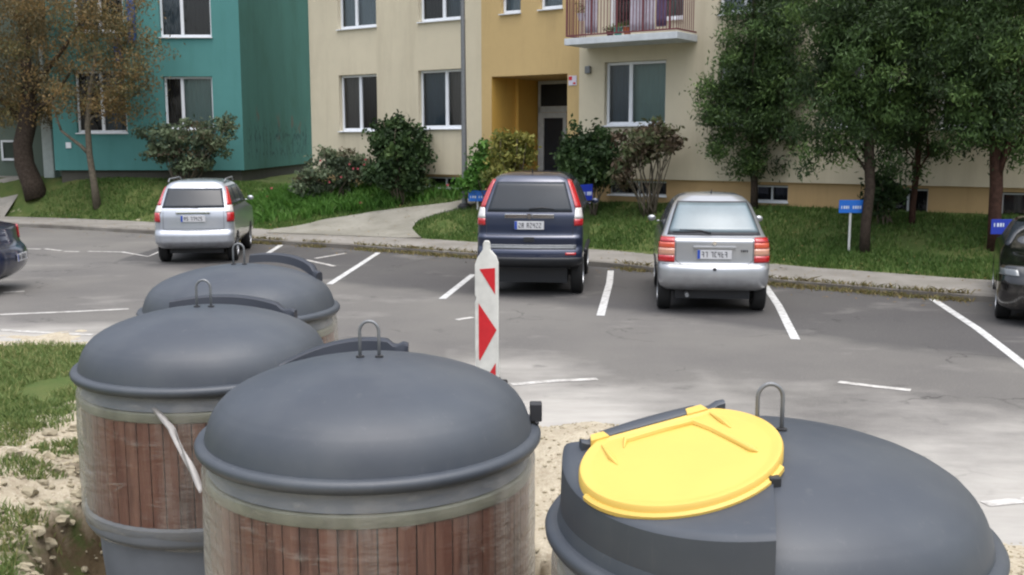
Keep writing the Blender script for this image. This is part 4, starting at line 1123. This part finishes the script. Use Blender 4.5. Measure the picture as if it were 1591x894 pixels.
# ------------------------------------------------------------ cars
def pch(x, X, Yv):
    X=np.asarray(X,float); Yv=np.asarray(Yv,float); h=np.diff(X); d=np.diff(Yv)/h; m=np.zeros(len(X)); m[0]=d[0]; m[-1]=d[-1]
    for i in range(1,len(X)-1):
        m[i]=0 if d[i-1]*d[i]<=0 else 2*d[i-1]*d[i]/(d[i-1]+d[i])
    i=int(np.clip(np.searchsorted(X,x)-1,0,len(X)-2)); t=(x-X[i])/h[i]; t=min(max(t,0),1)
    return (2*t**3-3*t**2+1)*Yv[i]+(t**3-2*t**2+t)*h[i]*m[i]+(-2*t**3+3*t**2)*Yv[i+1]+(t**3-t**2)*h[i]*m[i+1]
class Shell:
    """car body as a stack of rounded outlines; rows: z, half width, rear y, front y, rear radius, bow"""
    def __init__(s, rows, sz): s.r=np.array(rows,float); s.sz=sz
    def ring(s, z, nr=14, nc=12, ns=30):
        r=s.r; w,y0,y1,rr,bow=[pch(z,r[:,0],r[:,k]) for k in (1,2,3,4,5)]
        rr=min(rr,w*.9); rf=min(rr*1.6,w*.8,(y1-y0)*.4)
        P=[]
        for k in range(nr):
            x=(w-rr)*k/nr; P.append((x,y0+bow*(x/w)**2))
        yb=y0+bow*((w-rr)/w)**2
        for k in range(nc):
            a=math.pi/2*k/nc; P.append((w-rr+rr*math.sin(a), yb+rr*(1-math.cos(a))))
        for k in range(ns): P.append((w, yb+rr+(y1-rf-yb-rr)*k/ns))
        for k in range(nc):
            a=math.pi/2*k/nc; P.append((w-rf+rf*math.cos(a), y1-rf*(1-math.sin(a))-0))
        for k in range(nr+1):
            x=(w-rf)*(1-k/nr); P.append((x,y1+.06*(1-(x/max(w,.01))**2)))
        return P
    def mesh(s, mat, parent, wheels, wr):
        z0,z1=s.r[0,0],s.r[-1,0]; zs=list(np.linspace(z0,z1,74))
        G=[]
        for z in zs:
            P=s.ring(z); row=[(x,y,z*s.sz) for x,y in P]+[(-x,y,z*s.sz) for x,y in P[::-1][1:-1]]
            G.append(row)
        q=MB(); q.grid(G,close=True); n=len(G[0]); b0=len(q.v)
        q.f.append(tuple(range(n-1,-1,-1))); q.mi.append(0); q.f.append(tuple((len(zs)-1)*n+k for k in range(n))); q.mi.append(0)
        o=q.build('body',mat,parent,smooth=38)
        cutters=[]
        for (wy,sg) in wheels:
            c=MB(); c.tube([(sg*.52,wy,wr),(sg*1.2,wy,wr)],wr*1.16,36); co=c.build('cutter',M['plastic_black'],None)
            cutters.append(co); m=o.modifiers.new('cut','BOOLEAN'); m.object=co; m.operation='DIFFERENCE'; m.solver='EXACT'; co.parent=parent
        bpy.context.view_layer.update()
        dg=bpy.context.evaluated_depsgraph_get(); me=bpy.data.meshes.new_from_object(o.evaluated_get(dg))
        o.modifiers.clear(); o.data=me
        for c in cutters: bpy.data.objects.remove(c)
        me.polygons.foreach_set('use_smooth',[True]*len(me.polygons)); me.set_sharp_from_angle(angle=R(38))
        return o
    def rear(s, d, z, off=0, sd=1):
        def pt(d,z):
            P=s.ring(z); A_=np.array(P); L=np.concatenate([[0],np.cumsum(np.linalg.norm(np.diff(A_,axis=0),axis=1))])
            return Vector((np.interp(d,L,A_[:,0]),np.interp(d,L,A_[:,1]),z*s.sz))
        sg=1 if d>=0 else -1; d=abs(d); p=pt(d,z)
        if off:
            a=pt(d+.01,z)-pt(max(d-.01,0),z); b=pt(d,min(z+.01,s.r[-1,0]))-pt(d,z-.01); n=a.cross(b).normalized()
            if n.y>0 and n.x<.3: n=-n
            if n.x<-.2: n=-n
            p=p+n*off
        p.x*=sg; return p
    def side(s, y, z, off=0, sg=1):
        def xt(y,z):
            A_=np.array(s.ring(z)); m=len(A_)-14; return np.interp(y,A_[:m,1],A_[:m,0])
        x=xt(y,z); n=Vector((1,-(xt(y+.02,z)-xt(y-.02,z))/.04,-(xt(y,z+.01)-xt(y,z-.01))/(.02*s.sz))).normalized()
        p=Vector((x,y,z*s.sz))+n*off; p.x*=sg; return p
    def patch(s, name, mat, parent, dz, z0, z1, off=.006, nd=14, nz=8, th=.012, fn=None, sg=0):
        """dz(z)->(d0,d1) along the outline from the rear centre (or along y when sg set)"""
        G=[]
        for j in range(nz+1):
            z=z0+(z1-z0)*j/nz; a,b=dz(j/nz); row=[]
            for i in range(nd+1):
                d=a+(b-a)*i/nd
                zz = z + (fn(i/nd, j/nz) if fn else 0)
                row.append(tuple(s.side(d,zz,off,sg) if sg else s.rear(d,zz,off)))
            G.append(row)
        q=MB(); q.grid(G); o=q.build(name,mat,parent,smooth=60)
        m=o.modifiers.new('s','SOLIDIFY'); m.thickness=th; m.offset=0
        return o
def wheel(parent, x, y, r, sg, w=.21):
    q=MB(); R_=r; prof=[(r*.62,-w/2),(r*.9,-w/2),(r*.98,-w/2+.02),(r,-w/2+.05),(r,w/2-.05),(r*.98,w/2-.02),(r*.9,w/2),(r*.62,w/2)]
    n=40
    vs=[]; 
    for rr,xx in prof:
        for k in range(n):
            a=2*math.pi*k/n; vs.append((xx,rr*math.cos(a),rr*math.sin(a)))
    fs=[(i*n+k,i*n+(k+1)%n,(i+1)*n+(k+1)%n,(i+1)*n+k) for i in range(len(prof)-1) for k in range(n)]
    q.add(vs,fs); e=empty('wheel',(0,0,0)); e.parent=parent; e.location=(x,y,r)
    q.build('tyre',M['rubber'],e,smooth=40)
    q=MB(); fx=sg*w*.38
    q.tube([(fx-sg*.02,0,0),(fx,0,0)],.07,16)
    for k in range(6):
        a=k*math.pi/3; q.box((min(fx-.012,fx+.012),-.035,.05),(max(fx-.012,fx+.012),.035,r*.63),fr=lambda X,Y_,Z_: (X,Y_*math.cos(a)-Z_*math.sin(a),Y_*math.sin(a)+Z_*math.cos(a)))
    vs=[]
    for rr,xx in ((r*.64,-w/2),(r*.6,-w/2),(r*.56,0),(r*.6,w/2),(r*.64,w/2)):
        for k in range(n):
            a=2*math.pi*k/n; vs.append((xx,rr*math.cos(a),rr*math.sin(a)))
    q.add(vs,[(i*n+k,i*n+(k+1)%n,(i+1)*n+(k+1)%n,(i+1)*n+k) for i in range(4) for k in range(n)])
    q.tube([(-.01,0,0),(.0,0,0)],r*.57,n)
    q.build('rim',M['rim'],e,smooth=35)
def plate(parent, sh, zc, w=.52, h=.11, y=None, name='number_plate'):
    p=sh.rear(0,zc,0) ; y=p.y-.022 if y is None else y; z=zc*sh.sz; h=h*sh.sz
    q=MB(); q.box((-w/2,y,z-h/2),(w/2,y+.012,z+h/2)); pl=q.build(name,M['plate'],parent,bevel=.003)
    q=MB(); q.box((-w/2+.003,y-.003,z-h/2+.003),(-w/2+.045,y-.0005,z+h/2-.003)); q.build('blue_band',M['plate_blue'],pl)
    q=MB(); x=-w/2+.07; random.seed(int(w*100+zc*1000))
    seg=[(0,.86,1,1),(0,.43,1,.57),(0,0,1,.14),(0,.5,.3,1),(.7,.5,1,1),(0,0,.3,.5),(.7,0,1,.5)]
    gl=['0113456','1123456'] 
    pats=[(0,1,3,4,5,6),(1,2,3,5),(0,2,3,5),(0,2,4,5),(0,1,4,6),(1,3,4,6),(0,1,2,3,6),(0,4,6),(1,0,2,5,6,3)]
    for i in range(7):
        if i==2: x+=.035
        cw=.034
        for k in random.choice(pats):
            u0,v0,u1,v1=seg[k]; q.box((x+u0*cw,y-.003-k*.0001,z-h*.3+v0*h*.6),(x+u1*cw,y-.0008,z-h*.3+v1*h*.6))
        x+=cw+.018
    q.build('plate_characters',M['ink'],pl)
def mirror(parent, sh, y, z, mat):
    for sg in (1,-1):
        p=sh.side(y,z,0,sg); q=MB(); q.box((min(p.x,p.x+sg*.08),y-.03,z*sh.sz),(max(p.x,p.x+sg*.08),y+.03,z*sh.sz+.04)); 
        c=(p.x+sg*.15,y,z*sh.sz+.07); iv_=[(c[0]+v.x*.1,c[1]+v.y*.07,c[2]+v.z*.075) for v in iv]; q.add(iv_,jf); o=q.build('door_mirror',mat,parent,smooth=True)
        m=o.modifiers.new('s','SUBSURF'); m.levels=1; m.render_levels=1
def car(name, label, cat, loc, rz, rows, sz, paintm, wb, wr, feat, group=None, low=True):
    e=empty(name,loc,rz); tag(e,label,cat,group)
    sh=Shell(rows,sz); tw=rows[3][1]-.115
    ws=[(wb[0],1),(wb[0],-1),(wb[1],1),(wb[1],-1)]
    body=sh.mesh(paintm,e,ws,wr)
    for y,sg in ws: wheel(e, sg*tw, y, wr, sg)
    q=MB(); q.box((-tw+.16,wb[0]-.35,.17*sz),(tw-.16,wb[1]+.4,(rows[0][0]+.03)*sz)); q.box((-tw-.02,wb[0]-.06,wr-.05),(tw+.02,wb[0]+.06,wr+.05)); q.build('underbody',M['plastic_black'],e)
    feat(e,sh,body); return e
def seam(sh,parent,pts,w=.008,name='panel_gap'):
    """thin dark line on the rear along (d,z) points"""
    q=MB(); P=[sh.rear(d,z,.0015) for d,z in pts]; q.tube(P,w*.5,5); q.build(name,M['ink'],parent,smooth=True)
def line(a,b,n=10): return [(a[0]+(b[0]-a[0])*k/n, a[1]+(b[1]-a[1])*k/n) for k in range(n+1)]
def side_windows(e,sh,spans,z0,z1,mat,sk0=0,sk1=0):
    for sg in (1,-1):
        for (ya,yb,ka,kb) in spans:
            sh.patch('side_window',mat,e,lambda t,ya=ya,yb=yb,ka=ka,kb=kb:(ya+ka*t,yb+kb*t),z0,z1,.005,10,6,.01,sg=sg)

# silver hatchback (centre right)
hatch=[(.29,.74,.18,3.95,.15,.06),(.34,.81,.07,4.05,.18,.10),(.39,.835,.02,4.08,.2,.12),(.47,.85,.0,4.10,.22,.12),(.56,.853,.01,4.10,.22,.12),(.60,.852,.05,4.07,.22,.10),(.63,.85,.09,4.05,.2,.08),
 (.80,.84,.10,3.96,.2,.08),(.88,.825,.10,3.6,.2,.08),(.915,.81,.13,3.2,.2,.08),(.95,.785,.24,3.02,.2,.08),(1.05,.735,.38,2.83,.2,.08),(1.2,.665,.58,2.55,.2,.08),(1.32,.585,.78,2.3,.2,.08),(1.38,.51,.92,2.1,.22,.08),(1.41,.42,1.0,1.95,.22,.06),(1.425,.30,1.2,1.8,.15,.03),(1.43,.1,1.4,1.65,.05,.01)]
def f_hatch(e,sh,body):
    g=sh.patch('rear_window',M['car_glass_pale'],e,lambda t:(-(.69-.15*t),.69-.15*t),.985,1.315,.006,24,8)
    g2=sh.patch('glass_surround',M['ink'],e,lambda t:(-(.725-.15*t),.725-.15*t),.95,1.335,.002,24,8,.006)
    side_windows(e,sh,[(.85,1.55,.18,0),(1.62,2.75,0,-.42)],.97,1.32,M['car_glass'])
    for sg in (-1,1):
        for (a,b,m,n_) in ((.635,.715,'red_lens','tail_light'),(.715,.80,'cream_lens','reversing_light'),(.80,.87,'orange_lens','indicator'),(.87,.925,'red_lens','tail_light')):
            sh.patch(n_,M[m],e,lambda t,a=a,b=b,sg=sg:(sg*(.60 if b<.8 else .60),sg*(.90-(.02 if b>.9 else 0))),a,b,.010,8,3,.014)
    seam(sh,e,line((-.585,.93),(-.585,.66))+line((-.585,.66),(-.50,.61))+line((-.50,.61),(.50,.61),16)+line((.50,.61),(.585,.66))+line((.585,.66),(.585,.93)))
    seam(sh,e,line((-.80,.61),(.80,.61),20),.012,'bumper_gap')
    plate(e,sh,.735,y=sh.rear(0,.735).y-.022)
    q=MB(); y=sh.rear(0,.80).y; q.box((-.32,y-.03,.805*sh.sz),(.32,y+.02,.835*sh.sz)); q.build('tailgate_trim',body.data.materials[0],e,bevel=.006)
    q=MB(); q.box((-.02,y-.02,.855*sh.sz),(.02,y,.875*sh.sz)); q.tube([(-.0,y-.016,.87*sh.sz),(.0,y-.022,.87*sh.sz)],.03,18); q.build('badge',M['chrome'],e)
    q=MB(); 
    for i,w in enumerate((.014,.02,.014,.018)): q.box((.40+i*.028,y-.006,.765*sh.sz),(.40+i*.028+w,y+.006,.79*sh.sz))
    q.build('badge',M['ink'],e)
    q=MB(); p=sh.rear(-.05,.965,.02); p2=sh.rear(-.52,1.0,.02); q.tube([p,sh.rear(-.2,.99,.03),p2],[.016,.01,.006],8); q.tube([sh.rear(-.1,.985,.02),sh.rear(-.3,.98,.02),sh.rear(-.62,.975,.02)],.008,6); q.build('wiper',M['plastic_black'],e,smooth=True)
    q=MB(); q.tube([(0,1.15,1.40*sh.sz),(0,1.05,1.47*sh.sz)],[.012,.006],8); q.build('aerial',M['plastic_black'],e)
    q=MB(); q.box((-.02,sh.rear(0,.55).y-.012,.545*sh.sz),(.03,sh.rear(0,.55).y+.01,.58*sh.sz)); q.build('tow_cover',M['dark_metal'],e)
    q=MB(); q.tube([(-.40,.06,.24*sh.sz),(-.40,.5,.25*sh.sz)],.03,12); q.build('exhaust',M['steel'],e)
    q=MB(); q.box((-.6,.45,1.325*sh.sz),(.6,.5,1.33*sh.sz)) if 0 else None
    mirror(e,sh,2.45,.98,body.data.materials[0])
    for sg in (1,-1):
        q=MB(); q.tube([sh.side(y,.5,.004,sg) for y in np.linspace(1.15,2.85,12)],.018,6); q.build('side_strip',M['plastic_black'],e,smooth=True)
wy=.72
p0=un(1102,478); 
car('parked_car','silver hatchback with its number plate and tail lights facing the camera, centre right','car',(p0.x-.1,p0.y-wy-.12,0),R(-6.8),hatch,1.28,M['silver'],(wy,wy+2.61),.335,f_hatch,'cars parked in the bays')

# dark SUV
suv=[(.40,.78,.16,4.35,.15,.06),(.46,.88,.04,4.48,.2,.1),(.52,.905,.0,4.52,.2,.1),(.60,.91,.0,4.53,.2,.1),(.65,.91,.02,4.53,.2,.1),(.69,.91,.07,4.52,.18,.08),(.81,.91,.05,4.5,.18,.08),(.85,.91,.10,4.45,.18,.08),(1.0,.905,.11,4.3,.18,.08),
 (1.10,.90,.12,3.7,.18,.08),(1.15,.885,.15,3.35,.18,.08),(1.25,.85,.21,3.15,.18,.08),(1.4,.78,.31,2.8,.18,.08),(1.55,.69,.42,2.45,.18,.08),(1.61,.62,.50,2.2,.2,.08),(1.65,.51,.66,2.05,.2,.06),(1.67,.38,.9,1.9,.15,.03),(1.68,.12,1.2,1.7,.05,.01)]
def f_suv(e,sh,body):
    sh.patch('rear_window',M['car_glass'],e,lambda t:(-(.73-.14*t),.73-.14*t),1.15,1.54,.006,24,8)
    side_windows(e,sh,[(.5,1.2,.2,0),(1.28,2.2,0,-.05),(2.28,3.0,0,-.4)],1.12,1.54,M['car_glass'])
    for sg in (-1,1):
        sh.patch('tail_light',M['red_lens'],e,lambda t,sg=sg:(sg*(.78-.15*t),sg*(.93-.17*t)),1.20,1.57,.010,6,10,.014)
        sh.patch('reversing_light',M['clear_lens'],e,lambda t,sg=sg:(sg*(.76+.02*t),sg*(.95-.02*t)),1.06,1.20,.010,6,4,.014)
        sh.patch('tail_light',M['red_lens'],e,lambda t,sg=sg:(sg*(.76),sg*(.96)),.97,1.06,.010,6,3,.014)
        sh.patch('reflector',M['red_lens'],e,lambda t,sg=sg:(sg*(.62),sg*(.80)),.585,.615,.010,6,2,.012)
        q=MB(); x=sg*.33; y=sh.rear(.3,1.02).y; q.box((x-.2,y-.03,1.0*sh.sz),(x+.2 if sg>0 else x+.2,y+.02,1.045*sh.sz)); 
    q=MB(); y=sh.rear(.2,1.03).y-.012
    q.box((-.42,y,1.07*sh.sz),(-.045,y+.03,1.125*sh.sz)); q.box((.045,y,1.07*sh.sz),(.42,y+.03,1.125*sh.sz)); q.build('chrome_trim',M['chrome'],e,bevel=.006)
    q=MB(); q.tube([(0,y-.01,1.095*sh.sz),(0,y+.02,1.095*sh.sz)],.045,18); q.build('badge',M['chrome'],e)
    plate(e,sh,.975,.50,.11,y=sh.rear(0,.975).y-.02)
    seam(sh,e,line((-.74,1.05),(-.74,.84))+line((-.74,.84),(.74,.84),18)+line((.74,.84),(.74,1.05)))
    sh.patch('bumper_trim',M['steel'],e,lambda t:(-.80,.80),.66,.72,.012,24,3,.014)
    sh.patch('lower_cladding',M['plastic_black'],e,lambda t:(-1.0,1.0),.42,.55,.008,28,4,.012)
    q=MB(); q.box((-.09,sh.rear(0,.74).y-.02,.755*sh.sz),(.09,sh.rear(0,.74).y+.01,.82*sh.sz)); q.build('boot_handle',M['plastic_black'],e,bevel=.01)
    q=MB(); q.tube([sh.rear(.0,1.18,.025),sh.rear(.2,1.2,.03),sh.rear(.42,1.18,.025)],[.02,.012,.008],8); q.build('wiper',M['plastic_black'],e,smooth=True)
    q=MB(); q.tube([(0,.8,1.65*sh.sz),(0,.66,1.72*sh.sz)],[.012,.006],8); q.build('aerial',M['plastic_black'],e)
    mirror(e,sh,2.9,1.13,body.data.materials[0])
    for sg in (1,-1):
        q=MB(); q.tube([sh.side(y,.55,.004,sg) for y in np.linspace(1.3,3.1,12)],.04,6); q.build('side_strip',M['plastic_black'],e,smooth=True)
p0=un(826,452)
car('parked_car','dark navy off-road car with tall red tail lights, behind the marker board','car',(p0.x-.07,p0.y-.8-.1,0),R(-6),suv,1.27,M['navy'],(.8,.8+2.62),.37,f_suv,'cars parked in the bays')

# silver estate (left)
est=[(.27,.74,.18,4.25,.15,.06),(.33,.81,.06,4.35,.2,.1),(.40,.84,.0,4.4,.2,.1),(.50,.847,.0,4.4,.2,.1),(.56,.847,.03,4.4,.2,.1),(.60,.845,.09,4.38,.18,.08),(.82,.84,.10,4.25,.18,.08),
 (.90,.83,.12,3.6,.18,.08),(.96,.81,.15,3.25,.18,.08),(1.1,.76,.27,3.0,.18,.08),(1.3,.675,.46,2.65,.18,.08),(1.39,.60,.57,2.4,.2,.08),(1.43,.50,.64,2.2,.2,.06),(1.455,.36,.9,2.05,.15,.03),(1.465,.12,1.2,1.8,.05,.01)]
def f_est(e,sh,body):
    sh.patch('rear_window',M['car_glass'],e,lambda t:(-(.66-.08*t),.66-.08*t),.985,1.31,.006,24,8)
    side_windows(e,sh,[(.45,1.15,.2,0),(1.22,2.05,0,-.05),(2.12,3.05,0,-.45)],.99,1.34,M['car_glass'])
    for sg in (-1,1):
        sh.patch('tail_light',M['red_lens'],e,lambda t,sg=sg:(sg*(.70-.03*t),sg*(.86-.12*t)),1.02,1.34,.010,6,8,.014)
        sh.patch('tail_light',M['red_lens'],e,lambda t,sg=sg:(sg*(.70+.01*t),sg*(.91-.01*t)),.74,.90,.010,6,4,.014)
        sh.patch('reversing_light',M['clear_lens'],e,lambda t,sg=sg:(sg*(.68),sg*(.91-.03*t)),.90,1.02,.010,6,4,.014)
        q=MB(); q.tube([(sg*.60,.75,1.42*sh.sz),(sg*.61,.95,1.47*sh.sz),(sg*.60,2.1,1.475*sh.sz),(sg*.58,2.4,1.41*sh.sz)],.018,8); q.build('roof_rail',M['steel'],e,smooth=True)
    plate(e,sh,.80,y=sh.rear(0,.8).y-.022)
    q=MB(); y=sh.rear(0,.88).y; q.box((-.36,y-.025,.885*sh.sz),(.36,y+.02,.915*sh.sz)); q.build('tailgate_trim',M['chrome'],e,bevel=.006)
    seam(sh,e,line((-.64,.93),(-.64,.62))+line((-.64,.62),(.64,.62),16)+line((.64,.62),(.64,.93)))
    q=MB(); q.tube([sh.rear(.1,.99,.02),sh.rear(-.1,1.0,.03),sh.rear(-.4,.99,.02)],[.016,.01,.006],8); q.build('wiper',M['plastic_black'],e,smooth=True)
    mirror(e,sh,2.7,1.0,body.data.materials[0])
p0=un(312,405)
car('parked_car','silver estate car with roof rails, third bay from the marker board on the left','car',(p0.x+.1,p0.y-.8,0),R(8),est,1.24,M['silver2'],(.78,.78+2.6),.32,f_est,'cars parked in the bays')

# blue saloon leaving the frame at left, long side towards the camera
sal=[(.20,.74,.25,4.2,.2,.06),(.28,.83,.10,4.35,.25,.12),(.38,.86,.02,4.4,.28,.15),(.50,.865,.0,4.42,.28,.15),(.60,.865,.03,4.42,.28,.15),(.70,.86,.12,4.38,.28,.15),(.85,.85,.16,4.25,.25,.12),
 (.93,.835,.18,3.7,.25,.1),(.98,.80,.42,3.3,.25,.1),(1.05,.76,.75,3.1,.2,.08),(1.2,.69,1.05,2.85,.2,.08),(1.35,.61,1.35,2.5,.2,.08),(1.40,.54,1.5,2.35,.2,.06),(1.43,.36,1.7,2.2,.15,.03),(1.44,.12,1.85,2.05,.05,.01)]
def f_sal(e,sh,body):
    sh.patch('rear_window',M['car_glass'],e,lambda t:(-.62,.62),1.03,1.34,.006,16,8)
    side_windows(e,sh,[(1.05,1.75,.35,0),(1.82,3.0,0,-.45)],1.03,1.35,M['car_glass'])
    for sg in (-1,1):
        sh.patch('tail_light',M['red_lens'],e,lambda t,sg=sg:(sg*.55,sg*1.22),.74,.93,.012,12,5,.016)
    seam(sh,e,line((-.9,.66),(.9,.66),20))
    plate(e,sh,.5,y=sh.rear(0,.5).y-.02); mirror(e,sh,2.8,1.0,body.data.materials[0])
p0=un(37,462)
car('parked_car','dark blue saloon cut off by the left edge of the photo','car',(p0.x-.4,p0.y+.85,0),R(99),sal,1.22,M['blue_car'],(.95,.95+2.6),.33,f_sal)

# black car nose first at the right edge: the shell is turned so that its bonnet faces the camera
def f_blk(e,sh,body):
    def fr_(x,y,z): return (x,y,z*sh.sz)
    for sg in (-1,1):
        q=MB(); G=[]
        for j in range(7):
            z=.72+.09*j/6; P=np.array(sh.ring(z)); row=[]
            for k in range(50,58): 
                x,y=P[58+ (k-48)] if 0 else P[56+(k-48)]; row.append((sg*(x+.008),y+.008,z*sh.sz))
            G.append(row)
        q.grid(G); o=q.build('headlight',M['glass_grey'],e,smooth=60); m_=o.modifiers.new('s','SOLIDIFY'); m_.thickness=.01
        q=MB(); P=np.array(sh.ring(.40)); x,y=P[72-4]; q.tube([(sg*(x-.03),y-.03,.40*sh.sz),(sg*(x+.01),y+.03,.40*sh.sz)],.05,16); q.build('fog_lamp',M['clear_lens'],e,smooth=40)
    side_windows(e,sh,[(1.05,1.75,.35,0),(1.82,3.0,0,-.45)],1.03,1.35,M['car_glass'])
    q=MB(); q.box((-.45,sh.ring(.6)[-1][1]-.02,.55*sh.sz),(.45,sh.ring(.6)[-1][1]+.015,.68*sh.sz)); q.build('grille',M['plastic_black'],e,bevel=.01)
wc=un(1562,496)       # contact of the front wheel nearest the frame centre
hd_=R(180-24)         # heading
# local front-left wheel at (-tw, 3.55) must land on wc
tw=.845-.0-.0; lx,ly=( .75, .95+2.6)
c_,s_2=math.cos(hd_),math.sin(hd_)
loc=(wc.x-(c_*lx-s_2*ly), wc.y+.1-(s_2*lx+c_*ly),0)
car('parked_car','glossy black car cut off by the right edge of the photo','car',loc,hd_,sal,1.02,M['black'],(.95,.95+2.6),.335,f_blk)
